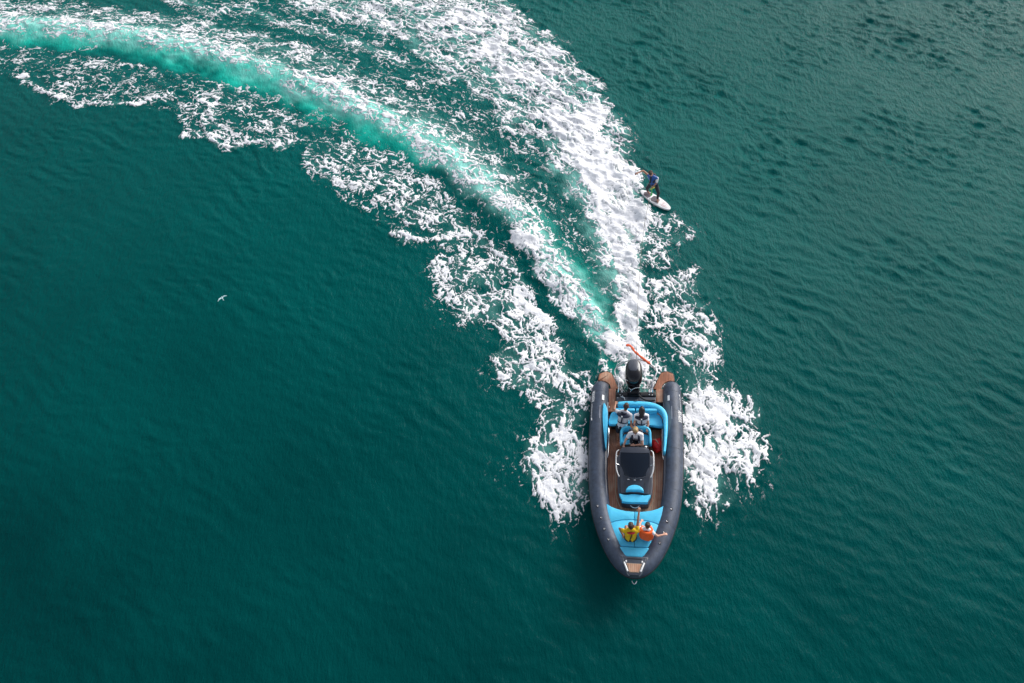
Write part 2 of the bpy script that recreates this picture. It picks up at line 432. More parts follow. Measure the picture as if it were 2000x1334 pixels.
for (dens, edge, pts) in GAPS:
    _hole = np.maximum(_hole, dens*sstep(-edge, edge, poly_sdf(_wx, _wy, pts)))
for k in ENV: ENV[k] = ENV[k]*(1-_hole)
TUR = np.zeros_like(_X)
for (dens, hw, pts) in TURQUOISE:
    d, sg, run = line_dist(_wx, _wy, pts)
    TUR = np.maximum(TUR, dens*(1 - sstep(0.2*hw, 1.9*hw, d)))
MILK = np.zeros_like(_X)
for (dens, hw, pts) in MILKY:
    d, sg, run = line_dist(_wx, _wy, pts)
    MILK = np.maximum(MILK, dens*(1 - sstep(0.2*hw, 1.7*hw, d)))
_d, _s, _r = line_dist(_X + 0.25*perlin(_X*0.5, _Y*0.5, 9), _Y, RIDGE)
RIDGE_D = np.where(_s == 0, 1, _s)*_d
# the ridge fades out near the boat; smoother water inside the turn, wind chop outside it
RIDGE_A = sstep(_r.max()-0.05, _r.max()-6.0, _r)

# flow coordinates: running length and offset along the boat's track, used to draw the foam out along it
_tr = [(a, b) for a, b in RIDGE[:-1]] + [(3.95, 12.4), (4.0, 10.0), (3.6, 6.5), (3.2, 3.0)]
_dense = []
for i in range(len(_tr)-1):
    p0 = _tr[max(i-1, 0)]; p1 = _tr[i]; p2 = _tr[i+1]; p3 = _tr[min(i+2, len(_tr)-1)]
    for k in range(5):
        t = k/5
        _dense.append(tuple(0.5*((2*p1[c]) + (p2[c]-p0[c])*t + (2*p0[c]-5*p1[c]+4*p2[c]-p3[c])*t*t + (3*p1[c]-p0[c]-3*p2[c]+p3[c])*t**3) for c in (0, 1)))
_dense.append(_tr[-1])
_fd, _fsg, FLOW_R = line_dist(_X, _Y, _dense)
FLOW_D = np.where(_fsg == 0, 1, _fsg)*_fd

def look(F, x, y):
    u = np.clip((x-GX0)/GS, 0, len(_ax)-1.001); v = np.clip((y-GY0)/GS, 0, len(_ay)-1.001)
    i = u.astype(int); j = v.astype(int); fu = u-i; fv = v-j
    return (F[j, i]*(1-fu)+F[j, i+1]*fu)*(1-fv) + (F[j+1, i]*(1-fu)+F[j+1, i+1]*fu)*fv

def chop_amount(x, y):
    t = (0.36*x + 0.93*(y-12))/22.0            # grows towards the far right, where the wind reaches the water
    return 0.26 + 0.68*sstep(-0.35, 1.05, t + 0.10*perlin(x*0.13, y*0.13, 5))*(0.35 + 0.65*sstep(-6, 8, x)) + 0.08*sstep(14, 30, y)

_R = random.Random(4)
WAVES = []
for i in range(46):
    lam = 0.24*(3.6 ** (_R.random()))
    th = rad(52) + _R.gauss(0, 0.5)
    lam = min(lam, 1.1); WAVES.append((2*math.pi/lam*math.cos(th), 2*math.pi/lam*math.sin(th), 0.0072*lam**0.8, _R.random()*6.28))

def height(x, y):
    c = chop_amount(x, y)
    wx = x + 0.35*perlin(x*0.35, y*0.35, 11); wy = y + 0.35*perlin(x*0.35, y*0.35, 12)
    h = np.zeros_like(x)
    for kx, ky, a, ph in WAVES:
        s = np.sin(kx*wx + ky*wy + ph)
        h += a*(s + 0.25*s*s)
    # short crested wind ripples: ridges stretched along the crests
    ca, sa = math.cos(rad(52)), math.sin(rad(52))
    u = wx*ca + wy*sa; v = -wx*sa + wy*ca
    r = 1-np.abs(perlin(u*1.5, v*0.5, 13)); r2 = 1-np.abs(perlin(u*3.4, v*1.2, 14))
    gust = 0.6 + 0.7*sstep(-0.5, 0.6, perlin(x*0.22, y*0.22, 15))
    h = (h + 0.040*r*r*r + 0.030*r2*r2*r2)*c*gust
    h += 0.05*perlin(x*0.16, y*0.16, 16)
    D = np.maximum(np.maximum(look(ENV["wash"], x, y), look(ENV["left"], x, y)), look(ENV["right"], x, y))
    rd = look(RIDGE_D, x, y); ra = look(RIDGE_A, x, y)*sstep(41, 38, y)*sstep(-31.5, -29, x)
    h += ra*(0.24*np.exp(-np.where(rd > 0, rd/1.3, rd/0.9)**2) - 0.08*np.exp(-((rd+1.7)/0.9)**2))
    W = look(ENV["wash"], x, y)
    h += D*(0.07*perlin(x*0.8, y*0.8, 17) + 0.04*perlin(x*2.1, y*2.1, 18) + 0.05) + W*W*(0.11*perlin(x*1.1, y*1.1, 19) + 0.07*perlin(x*2.6, y*2.6, 20))
    return h

def grow(a, n, step, k, sgn):
    out = []; s = step
    for _ in range(n):
        s *= k; a += sgn*s; out.append(a)
    return out

# ---- the sea: one sheet, dense where the photograph looks and widening to the horizon
ws = 0.075
xs = list(np.arange(-31, 31, ws)); ys = list(np.arange(1.0, 40, ws))
xs = grow(xs[0], 62, ws, 1.16, -1)[::-1] + xs + grow(xs[-1], 62, ws, 1.16, 1)
ys = grow(ys[0], 62, ws, 1.16, -1)[::-1] + ys + grow(ys[-1], 62, ws, 1.16, 1)
xs = np.array(xs); ys = np.array(ys)
X, Y = np.meshgrid(xs, ys)
far = sstep(60, 30, np.maximum(np.abs(X), np.abs(Y-20)))
Z = height(np.clip(X, -60, 60), np.clip(Y, -40, 80))*far
def grid_mesh(name, X, Y, Z, keep=None):
    ny, nx = X.shape
    idx = np.arange(nx*ny).reshape(ny, nx)
    q = np.stack([idx[:-1, :-1], idx[:-1, 1:], idx[1:, 1:], idx[1:, :-1]], -1).reshape(-1, 4)
    if keep is not None: q = q[keep.reshape(-1)]
    used = np.zeros(nx*ny, bool); used[q.reshape(-1)] = True
    remap = np.cumsum(used)-1
    q = remap[q]
    co = np.stack([X, Y, Z], -1).reshape(-1, 3)[used].astype(np.float32)
    me = bpy.data.meshes.new(name)
    me.vertices.add(len(co)); me.vertices.foreach_set("co", co.ravel())
    me.loops.add(q.size); me.loops.foreach_set("vertex_index", q.ravel().astype(np.int32))
    me.polygons.add(len(q)); me.polygons.foreach_set("loop_start", np.arange(0, q.size, 4, dtype=np.int32))
    me.polygons.foreach_set("loop_total", np.full(len(q), 4, dtype=np.int32))
    me.update(calc_edges=True)
    me.shade_smooth()
    return me, used
def attr(me, name, F, used):
    a = me.attributes.new(name, 'FLOAT', 'POINT')
    a.data.foreach_set("value", F.reshape(-1)[used].astype(np.float32))

me, used = grid_mesh("water", X, Y, Z)
inb = sstep(40.5, 38, Y)*sstep(-31.5, -30, X)*sstep(13.5, 12, X)*sstep(3.1, 4, Y)
Dall = {k: look(ENV[k], X, Y)*inb for k in ENV}
Dw = np.maximum(np.maximum(Dall["wash"], Dall["left"]), Dall["right"])
tur = look(TUR, X, Y)*inb
tn = 0.75 + 0.55*perlin(X*0.55, Y*0.55, 21) + 0.3*perlin(X*1.7, Y*1.7, 22)
aer = np.clip(tur*tn, 0, 1)
mk = look(MILK, X, Y)*inb
milk = mk*np.clip(0.62+0.5*perlin(X*1.1, Y*1.3, 26)+0.35*perlin(X*3.1, Y*3.4, 27), 0, 1) + np.clip(Dall["wash"]*1.3-0.45, 0, 1)*0.7*np.clip(0.7+0.9*perlin(X*1.3, Y*1.3, 23)+0.4*perlin(X*4, Y*4, 24), 0, 1) \
     + 0.35*np.clip(np.maximum(Dall["left"], Dall["right"])*1.3-0.5, 0, 1)*np.clip(0.6+perlin(X*1.6, Y*1.6, 25), 0, 1)
attr(me, "aeration", aer, used)
attr(me, "milk", np.clip(milk, 0, 1), used)
attr(me, "chop", np.clip(chop_amount(X, Y), 0, 1.3), used)
water = bpy.data.objects.new("water", me)
COL.objects.link(water)
tag(water, "dark teal open sea, rippled to the upper right and calm to the lower left", kind="structure")

def water_mat():
    m = bpy.data.materials.new("sea_water"); m.use_nodes = True
    t = m.node_tree; L = t.links.new; p = t.nodes["Principled BSDF"]
    def at(n):
        a = t.nodes.new("ShaderNodeAttribute"); a.attribute_name = n; return a.outputs["Fac"]
    def noise(scale, det=4, rough=0.6, vec=None):
        n = t.nodes.new("ShaderNodeTexNoise"); n.inputs["Scale"].default_value = scale
        n.inputs["Detail"].default_value = det; n.inputs["Roughness"].default_value = rough
        L(vec if vec else tc.outputs["Object"], n.inputs["Vector"]); return n.outputs["Fac"]
    def mixc(f, a, b):
        n = t.nodes.new("ShaderNodeMix"); n.data_type = 'RGBA'
        if hasattr(f, "is_linked"): L(f, n.inputs["Factor"])
        else: n.inputs["Factor"].default_value = f
        for k, v in (("A", a), ("B", b)):
            if isinstance(v, tuple): n.inputs[k].default_value = v
            else: L(v, n.inputs[k])
        return n.outputs["Result"]
    def rng(f, a, b, c, d):
        n = t.nodes.new("ShaderNodeMapRange"); L(f, n.inputs[0])
        for i, v in enumerate((a, b, c, d)): n.inputs[i+1].default_value = v
        return n.outputs[0]
    def mth(op, a, b):
        n = t.nodes.new("ShaderNodeMath"); n.operation = op
        for i, v in enumerate((a, b)):
            if hasattr(v, "is_linked"): L(v, n.inputs[i])
            else: n.inputs[i].default_value = v
        return n.outputs[0]
    tc = t.nodes.new("ShaderNodeTexCoord")
    # body colour of the sea: plankton clouds, depth, and lens vignetting painted in as a darker lower left
    cl = noise(0.16, 5, 0.6)
    sep = t.nodes.new("ShaderNodeSeparateXYZ"); L(tc.outputs["Object"], sep.inputs[0])
    depth_vignette = mth('ADD', mth('MULTIPLY', sep.outputs["X"], 0.35), mth('MULTIPLY', sep.outputs["Y"], 1.0))
    depth_vignette = rng(depth_vignette, -4.0, 30.0, 0.0, 1.0)
    depth_vignette = mth('ADD', depth_vignette, mth('MULTIPLY', mth('SUBTRACT', cl, 0.5), 0.75))
    sea_body = mixc(depth_vignette, (0.0000, 0.032, 0.033, 1), (0.0002, 0.108, 0.100, 1))
    turq = mixc(mth('MULTIPLY', at("aeration"), 1.0), sea_body, (0.012, 0.58, 0.44, 1))
    milk = mixc(at("milk"), turq, (0.32, 0.76, 0.67, 1))
    L(milk, p.inputs["Base Color"])
    p.inputs["Roughness"].default_value = 0.07; p.inputs["Specular IOR Level"].default_value = 0.042
    p.inputs["IOR"].default_value = 1.333
    # fine ripples, stretched along the crests
    mp = t.nodes.new("ShaderNodeMapping"); mp.inputs["Rotation"].default_value = (0, 0, rad(-52)); mp.inputs["Scale"].default_value = (1.0, 0.42, 1)
    L(tc.outputs["Object"], mp.inputs[0])
    n1 = noise(7.0, 5, 0.62, mp.outputs[0]); n2 = noise(20, 4, 0.65, mp.outputs[0])
    hh = mth('ADD', n1, mth('MULTIPLY', n2, 0.4))
    bp = t.nodes.new("ShaderNodeBump"); bp.inputs["Distance"].default_value = 0.10
    L(rng(at("chop"), 0.1, 1.0, 0.30, 1.0), bp.inputs["Strength"])
    L(hh, bp.inputs["Height"]); L(bp.outputs[0], p.inputs["Normal"])
    return m
me.materials.append(water_mat())

# ---- foam: its own relief, dipping under the water surface where it thins out
fs_ = 0.030
fx = np.arange(-30, 10.5, fs_); fy = np.arange(4.6, 38.5, fs_)
X, Y = np.meshgrid(fx, fy)
D = {k: look(ENV[k], X, Y) for k in ENV}
Dm = np.maximum(np.maximum(D["wash"], D["left"]), D["right"])
FR = look(FLOW_R, X, Y)*0.66; FD = look(FLOW_D, X, Y)*1.08
wx = FR + 0.24*perlin(X*1.3, Y*1.3, 31) + 0.10*perlin(X*3.6, Y*3.6, 32)
wy = FD + 0.24*perlin(X*1.3, Y*1.3, 33) + 0.10*perlin(X*3.6, Y*3.6, 34)
wx += 0.035*perlin(X*9, Y*9, 35); wy += 0.035*perlin(X*9, Y*9, 36)
lace = 0.36*np.clip(worley(wx*3.3, wy*3.3, 1)*1.3, 0, 1) + 0.34*np.clip(worley(wx*8.1, wy*8.1, 2)*1.3, 0, 1) \
     + 0.22*np.abs(perlin(wx*3.4, wy*3.8, 37)) + 0.30*np.abs(perlin(wx*9.5, wy*10.5, 38)) + 0.32*np.abs(perlin(wx*19, wy*20, 39)) \
     + 0.16*perlin(wx*1.2, wy*1.4, 40) + 0.13*perlin(wx*3.0, wy*3.2, 41)
lace -= 0.45*np.clip(0.30 - dots(wx*8.5, wy*9.5, 5), 0, 1)
q = np.quantile(lace[::7, ::7], np.linspace(0, 1, 64))
rank = np.interp(lace, q, np.linspace(0, 1, 64))
Dp = np.clip(Dm*(1.0 + 0.45*perlin(X*0.5, Y*0.5, 42) + 0.35*perlin(X*1.3, Y*1.4, 45)), 0, 1.2)
Dp = np.where(Dm > 0.9, np.maximum(Dp, Dm), Dp)
marg = Dp*1.08 - 0.02 - rank
zw = height(X, Y)
lump = 0.5 + 0.5*perlin(X*2.4, Y*2.4, 43) + 0.35*perlin(X*6, Y*6, 44)
rise = np.where(marg > 0, np.minimum(marg, 0.5)*(0.025 + 0.09*lump*Dm) + 0.003, marg*0.16 + 0.004)
zf = zw + np.maximum(rise, -0.06)
okv = (marg > -0.10) & (Dm > 0.03)
ok = okv[:-1, :-1] | okv[1:, :-1] | okv[:-1, 1:] | okv[1:, 1:]
cell = {k: (D[k][:-1, :-1] >= Dm[:-1, :-1]-1e-9) for k in D}
done = np.zeros_like(ok)

def foam_mat():
    m = bpy.data.materials.new("sea_foam"); m.use_nodes = True
    t = m.node_tree; L = t.links.new; p = t.nodes["Principled BSDF"]
    tc = t.nodes.new("ShaderNodeTexCoord")
    a = t.nodes.new("ShaderNodeAttribute"); a.attribute_name = "thickness"
    n = t.nodes.new("ShaderNodeTexNoise"); n.inputs["Scale"].default_value = 20; n.inputs["Detail"].default_value = 5; n.inputs["Roughness"].default_value = 0.7
    L(tc.outputs["Object"], n.inputs["Vector"])
    s = t.nodes.new("ShaderNodeMath"); s.operation = 'MULTIPLY_ADD'; s.inputs[1].default_value = 0.44; s.inputs[2].default_value = -0.22
    L(n.outputs["Fac"], s.inputs[0])
    ad = t.nodes.new("ShaderNodeMath"); ad.operation = 'ADD'; L(s.outputs[0], ad.inputs[0]); L(a.outputs["Fac"], ad.inputs[1])
    r = t.nodes.new("ShaderNodeMapRange"); r.inputs[1].default_value = -0.04; r.inputs[2].default_value = 0.40; r.interpolation_type = 'SMOOTHSTEP'
    L(ad.outputs[0], r.inputs[0]); L(r.outputs[0], p.inputs["Alpha"])
    cr = t.nodes.new("ShaderNodeMix"); cr.data_type = 'RGBA'
    cr.inputs["A"].default_value = (0.72, 0.80, 0.82, 1); cr.inputs["B"].default_value = (0.87, 0.87, 0.89, 1)
    r2 = t.nodes.new("ShaderNodeMapRange"); r2.inputs[1].default_value = 0.0; r2.inputs[2].default_value = 0.22
    L(ad.outputs[0], r2.inputs[0]); L(r2.outputs[0], cr.inputs["Factor"]); L(cr.outputs["Result"], p.inputs["Base Color"])
    p.inputs["Roughness"].default_value = 0.6
    n3 = t.nodes.new("ShaderNodeTexNoise"); n3.inputs["Scale"].default_value = 9; n3.inputs["Detail"].default_value = 6; n3.inputs["Roughness"].default_value = 0.7
    L(tc.outputs["Object"], n3.inputs["Vector"])
    bp = t.nodes.new("ShaderNodeBump"); bp.inputs["Strength"].default_value = 0.55; bp.inputs["Distance"].default_value = 0.05
    L(n3.outputs["Fac"], bp.inputs["Height"]); L(bp.outputs[0], p.inputs["Normal"])
    return m
FM = foam_mat()
for reg, nm, lab in (("wash", "wake_foam", "churned white wake foam trailing in a curve behind the motor"),
                     ("left", "bow_wave_foam", "lacy white bow wave foam scattered left of the boat and inside the turn"),
                     ("right", "bow_wave_foam", "lacy white bow wave foam spreading right of the boat")):
    k = ok & cell[reg] & ~done
    done |= k
    me, used = grid_mesh(nm, X, Y, zf, k)
    attr(me, "thickness", marg, used)
    me.materials.append(FM)
    o = bpy.data.objects.new(nm, me); COL.objects.link(o)
    tag(o, lab, "sea foam", kind="stuff")
del X, Y, zf, marg, rank, lace, zw

# ------------------------------------------------------------------ the boat
BOAT = Matrix.Translation((4.03, 9.24, 0.06)) @ Matrix.Rotation(rad(-6.68), 4, 'Z') @ Matrix.Rotation(rad(-4.0), 4, 'X') @ Matrix.Rotation(rad(-9.63), 4, 'Y')
# local frame: +x to port, +y towards the stern, z up from the keel line of the deck

boat = bpy.data.objects.new("inflatable_boat", None)
COL.objects.link(boat)
boat.matrix_world = BOAT
boat.empty_display_size = 0.3
tag(boat, "slate grey rigid inflatable speedboat with teak deck and bright cyan cushions", "boat")

# --- inflatable tube: one U swept round the hull
half = [(1.20, 2.66, .50, .29), (1.205, 2.2, .50, .305), (1.205, 1.5, .50, .31), (1.20, .6, .50, .31), (1.175, -.3, .51, .305), (1.115, -1.2, .53, .295),
        (1.00, -1.95, .56, .285), (.83, -2.55, .59, .272), (.63, -3.05, .62, .26), (.415, -3.42, .65, .25), (.20, -3.64, .67, .24), (0, -3.71, .675, .235)]
full = half + [(-a, b, c, d) for a, b, c, d in half[-2::-1]]
cen = spline([f[:3] for f in full], 5)
rr = [p.x for p in spline([(f[3], 0, 0) for f in full], 5)]
tube = MB().tube(cen, rr, n=28).build("inflatable_tube", M["tube"], boat, sharp=None)
# fabric seams and the rubbing strake follow the tube; end cone rings
def along(i): return cen[i], rr[i]
def tube_line(off_deg, lo, hi, width, thick, side=None):
    """a band lying on the tube at an angle off the top (positive = outboard)"""
    pts = []
    for i in range(lo, hi):
        c, r = along(i)
        t = (cen[min(i+1, len(cen)-1)] - cen[max(i-1, 0)]).normalized()
        o = Vector((0, 0, 1)).cross(t).normalized()
        if o.dot(Vector((c.x, c.y+1.2, 0))) < 0: o = -o
        a = rad(off_deg)
        pts.append(c + (o*math.sin(a) + Vector((0, 0, 1))*math.cos(a))*(r - thick*0.35))
    return pts
n = len(cen)
MB().tube(tube_line(95, 1, n-1, 0, 0.02), 0.028, n=8).build("rubbing_strake", M["rubber"], tube)
for s in (1, -1):
    for (y, a) in ((2.45, 0), (1.6, 0), (.2, 0), (-1.25, 0), (-2.35, 0)):
        k = min(range(n), key=lambda i: abs(cen[i].y - y) + (0 if cen[i].x*s > 0 else 99))
        c, r = along(k)
        t = (cen[k+1]-cen[k-1]).normalized()
        ring = []
        u1 = Vector((0, 0, 1)).cross(t).normalized(); u2 = t.cross(u1)
        for j in range(24):
            q = 2*math.pi*j/24
            ring.append(c + (u1*math.cos(q) + u2*math.sin(q))*(r+0.0005))
        MB().tube(ring, 0.006, n=5, closed=True).build("seam", M["tube_patch"], tube)
# lighter grey wear patch on the top inboard shoulder near the stern
def tube_patch(s, y0, y1, a0, a1, lift, m, name, parent, ny=14, na=6, shape=None):
    mb = MB(); vs = []; 
    for i in range(ny+1):
        y = y0 + (y1-y0)*i/ny
        k = min(range(1, n-1), key=lambda j: abs(cen[j].y - y) + (0 if cen[j].x*s > 0 else 99))
        k2 = k+1 if (cen[k+1].y - cen[k].y)*(y-cen[k].y) > 0 else k-1
        k2 = max(0, min(n-1, k2))
        w = abs(y-cen[k].y)/max(abs(cen[k2].y-cen[k].y), 1e-6); w = min(w, 1)
        c = cen[k].lerp(cen[k2], w); r = rr[k]*(1-w)+rr[k2]*w
        for j in range(na+1):
            f = i/ny
            lo, hi = (a0, a1) if shape is None else shape(f)
            a = rad(lo + (hi-lo)*j/na)
            vs.append((c.x + s*math.sin(a)*(r+lift), y, c.z + math.cos(a)*(r+lift)))
    fs = []
    for i in range(ny):
        for j in range(na):
            q = i*(na+1)+j
            fs.append((q, q+1, q+na+2, q+na+1) if (s > 0) == (y1 < y0) else (q, q+na+1, q+na+2, q+1))
    mb.add(vs, fs)
    return mb.build(name, m, parent, sharp=None)
for s in (1, -1):
    tube_patch(s, 2.50, .35, -62, -8, .004, M["tube_patch"], "anti_slip_patch", tube,
               shape=lambda f: (-62, -62 + 54*min(1, math.sin(math.pi*min(f*1.6+.12, 1)/2 if f < .55 else math.pi*(1-f)/.9))))
    tube_patch(s, 2.24, 2.03, -30, -16, .012, M["white"], "carry_handle", tube, ny=2, na=2)
    tube_patch(s, 1.12, .87, -40, -32, .012, M["white"], "carry_handle", tube, ny=2, na=2)
    tube_patch(s, 1.80, 1.30, -8, -4, .007, M["grey_line"], "grey_decal", tube, ny=3, na=1)
# white lettering on the outer flanks: bold slanted characters and a thin script line
def stroke(s, y0, a0, y1, a1, w, name="lettering"):
    return (s, y0, a0, y1, a1, w)
def tube_pt(s, y, a, lift=.006):
    k = min(range(1, n-1), key=lambda j: abs(cen[j].y - y) + (0 if cen[j].x*s > 0 else 99))
    c = cen[k]; r = rr[k]
    k2 = k+1 if (cen[k+1].y - c.y)*(y-c.y) > 0 else k-1
    w = min(1, abs(y-c.y)/max(abs(cen[k2].y-c.y), 1e-6)); c = c.lerp(cen[k2], w); r = r*(1-w)+rr[k2]*w
    return Vector((c.x + s*math.sin(rad(a))*(r+lift), y, c.z + math.cos(rad(a))*(r+lift)))
for s, y0, big in ((-1, 2.42, 1), (1, 1.66, 1)):
    # five bold characters, each built from slanted bars, one object per character
    for i in range(5):
        mb = MB(); b = y0 - i*0.088; w = 28
        for (p, q) in (((0, 34), (.0, 62)), ((.045, 34), (.045, 62))) if i % 2 else (((0, 34), (.03, 62)), ((.06, 34), (.03, 62))):
            A = tube_pt(s, b-p[0]-.0, p[1]); Mid = tube_pt(s, b-(p[0]+q[0])/2, 48); B = tube_pt(s, b-q[0], q[1])
            mb.tube([A, Mid, B], .013, n=5, flat=.4)
        A = tube_pt(s, b, 48 if i % 2 else 44); B = tube_pt(s, b-.05, 48 if i % 2 else 44)
        mb.tube([A, B], .013, n=5, flat=.4)
        mb.build("letter", M["white"], tube, smooth=False)
for s, y0, y1 in ((-1, 1.93, 1.30), (1, 2.28, 1.70)):
    pts = [tube_pt(s, y0+(y1-y0)*i/26, 52+5.0*math.sin(i*2.4)) for i in range(27)]
    MB().tube(pts, .009, n=5).build("script_lettering", M["white"], tube, smooth=False)
    ye = y0 if s > 0 else y1
    MB().ball(tube_pt(s, ye, 48), (.022, .05, .03), 8, 5).build("logo_mark", M["white"], tube)
for (x, y) in ((-1.10, -1.85), (-.98, -2.23), (-.87, -2.58), (-.74, -2.91), (1.08, -1.86), (.95, -2.26), (.85, -2.6), (.72, -2.94)):
    k = min(range(n), key=lambda j: (cen[j].x-x)**2 + (cen[j].y-y)**2)
    c, r = along(k)
    off = max(-.8, min(.8, (x-c.x)/r))
    z = c.z + r*math.sqrt(1-min(.9, off*off))
    pad = MB().ball((x, y, z-.002), (.048, .06, .010), 10, 5).build("lifeline_pad", M["tube_dark"], tube)
    MB().tube([(x+.022*math.cos(q*.785), y+.022*math.sin(q*.785), z+.016) for q in range(8)], .006, n=5, closed=True).build("ring", M["steel"], pad)

# --- hull below, deck and inner liner
hull = MB()
ys_h = [2.45, 1.5, .3, -.9, -1.8, -2.5, -3.0, -3.4, -3.62]
ws_h = [.98, 1.0, 1.0, .97, .86, .68, .48, .26, .06]
sec = []
for y, w in zip(ys_h, ws_h):
    lift = .0 if y > -1.5 else ((-1.5-y)/2.1)**1.8*.55
    sec.append([(-w, y, .34+lift*.35), (-w*.93, y, .02+lift*.8), (0, y, -.36+lift*1.5), (w*.93, y, .02+lift*.8), (w, y, .34+lift*.35)])
vs = [p for s_ in sec for p in s_]; fs = []
for i in range(len(sec)-1):
    for j in range(4): fs.append((i*5+j, i*5+j+1, (i+1)*5+j+1, (i+1)*5+j))
fs.append((4, 3, 2, 1, 0)); fs += [(i*5, (i+1)*5, (i+1)*5+4, i*5+4) for i in range(len(sec)-1)]
hull.add(vs, fs); hull.build("hull", M["gel"], boat, smooth=False)

deckp = [(-.93, 1.80), (-.93, .3), (-.88, -1.0), (-.80, -1.9), (.80, -1.9), (.88, -1.0), (.93, .3), (.93, 1.80)]
deck = slab("teak_deck", deckp, .345, .365, M["teak"], boat)
# liner wall between tubes and deck
for s in (1, -1):
    pl = [(.90*s, 2.0), (.915*s, 1.2), (.905*s, .2), (.88*s, -.8), (.82*s, -1.7), (.74*s, -2.2), (.56*s, -2.85), (.40*s, -3.2)]
    mb = MB(); w = .045; vs = []
    for x, y in pl:
        vs += [(x-.0*s, y, .34), (x-.0*s, y, .70), (x+w*s, y, .715), (x+w*s, y, .34)]
    fs = []
    for i in range(len(pl)-1):
        for j in range(4):
            q = (i*4+j, i*4+(j+1) % 4, (i+1)*4+(j+1) % 4, (i+1)*4+j)
            fs.append(q if s < 0 else q[::-1])
    mb.add(vs, fs); mb.build("liner_wall", M["gel"], boat, smooth=False)
    rail = [(.885*s, 1.05, .66), (.862*s, .95, .70), (.850*s, .45, .71), (.855*s, .0, .70), (.885*s, -.10, .66)]
    rl = MB().tube(spline(rail, 5), .014, n=8).build("side_grab_rail", M["steel"], boat)
# pale inlay round the console on the deck
trim = [(-.60, .1), (-.615, -.6), (-.60, -1.15), (-.52, -1.48), (-.40, -1.70), (-.2, -1.755), (.2, -1.755), (.40, -1.70), (.52, -1.48), (.60, -1.15), (.615, -.6), (.60, .1)]
MB().tube([(p.x, p.y, .367) for p in spline(trim, 4)], .013, n=6, flat=.4).build("deck_trim", M["trim"], boat)

# --- stern side decks and swim platforms
for s in (1, -1):
    sd = [(.68*s, 2.66), (.965*s, 2.66), (.965*s, 2.55), (.945*s, 1.72 if s < 0 else 2.12), (.68*s, 1.72 if s < 0 else 2.12)]
    slab("side_deck", sd, .50, .555, M["teak"], boat, bev=.01)
    slab("side_deck_base", [(p[0]*.995, p[1]-.01) for p in sd], .30, .498, M["gel"], boat)
    arc = [((1.20 + .345*math.cos(a))*s, 2.70 + .345*math.sin(a)) for a in [rad(v) for v in (70, 95, 115, 135, 155, 175, 188)]]
    pf = [(1.30*s, 3.00), (1.27*s, 3.33), (1.05*s, 3.44), (.86*s, 3.37), (.74*s, 3.08), (.60*s, 2.70)] + [(.86*s, 2.69)] + arc[::-1][1:]
    p_ = slab("swim_platform", pf, .43, .50, M["teak"], boat, bev=.015)
    MB().tube([(p.x, p.y, .47) for p in spline([pf[0], pf[1], pf[2], pf[3], pf[4], pf[5]], 3)], .022, n=8).build("platform_edge", M["rubber"], p_)

# --- transom, motor well
slab("transom", [(-.66, 2.46), (.66, 2.46), (.66, 2.30), (-.66, 2.30)], .0, .66, M["black"], boat, bev=.02)
slab("stern_shelf", [(-.66, 2.295), (.66, 2.295), (.66, 1.80), (-.62, 1.80)], .40, .62, M["gel"], boat, bev=.02)
for x, y, z, r in ((-.45, 2.44, .68, .03), (.46, 2.44, .68, .03), (-.52, 2.33, .66, .018), (-.44, 2.28, .67, .02), (.45, 2.34, .67, .018), (.55, 2.33, .67, .018), (-.60, 2.22, .65, .014), (-.17, 2.38, .80, .02), (.13, 2.38, .80, .02)):
    MB().ball((x, y, z), (r, r, r*.8), 8, 5).build("steel_fitting", M["white"], boat)
MB().tube([(-.50, 2.25, .68), (-.38, 2.20, .69), (-.36, 2.12, .66)], .014, n=6).build("cleat", M["steel"], boat)
MB().tube(spline([(.05, 2.40, .78), (.15, 2.20, .76), (.35, 2.10, .70), (.62, 2.15, .62)], 5), .03, n=8).build("cable_boot", M["rubber"], boat)
for x, y in ((-.88, 1.88), (-.67, 1.88), (.96, 2.02)):
    MB().ball((x, y, .585 if x < .9 else .64), (.026, .032, .03), 8, 5).build("white_latch", M["white"], boat)

# --- outboard motor
mc = -.06
motor = MB()
def ring(z, cx, y0, y1, w0, w1, nn=28, wk=1.26):
    """egg outline: y0 front (towards transom) .. y1 rear"""
    out = []
    for k in range(nn):
        a = 2*math.pi*k/nn
        c, s_ = math.cos(a), math.sin(a)
        f = (s_+1)/2
        w = (w0*(1-f) + w1*f)*wk
        e = .78
        out.append((cx + w*math.copysign(abs(c)**e, c), (y0+y1)/2 + (y1-y0)/2*math.copysign(abs(s_)**e, s_), z + .04*(1-f)))
    return out
def loft(mb, rings, cap=True):
    nn = len(rings[0]); vs = [p for r_ in rings for p in r_]; fs = []
    for i in range(len(rings)-1):
        for k in range(nn):
            l = (k+1) % nn
            fs.append((i*nn+k, i*nn+l, (i+1)*nn+l, (i+1)*nn+k))
    if cap:
        fs.append(tuple(range(nn-1, -1, -1))); fs.append(tuple((len(rings)-1)*nn+k for k in range(nn)))
    mb.add(vs, fs)
loft(motor, [ring(.70, mc, 2.62, 3.20, .15, .14), ring(.80, mc, 2.52, 3.36, .21, .19), ring(.92, mc, 2.47, 3.42, .245, .215), ring(1.08, mc, 2.48, 3.44, .25, .215),
             ring(1.20, mc, 2.53, 3.43, .24, .205), ring(1.27, mc, 2.62, 3.40, .215, .185), ring(1.315, mc, 2.76, 3.36, .17, .155), ring(1.335, mc, 2.90, 3.30, .11, .11)])
motor_root = motor.build("outboard_motor", M["glossblack"], boat, sharp=None)
pan = MB(); loft(pan, [ring(1.285, mc, 2.80, 3.36, .155, .15), ring(1.345, mc, 2.83, 3.34, .14, .135), ring(1.362, mc, 2.88, 3.30, .11, .11)])
pan.build("cowling_panel", M["gel"], motor_root)
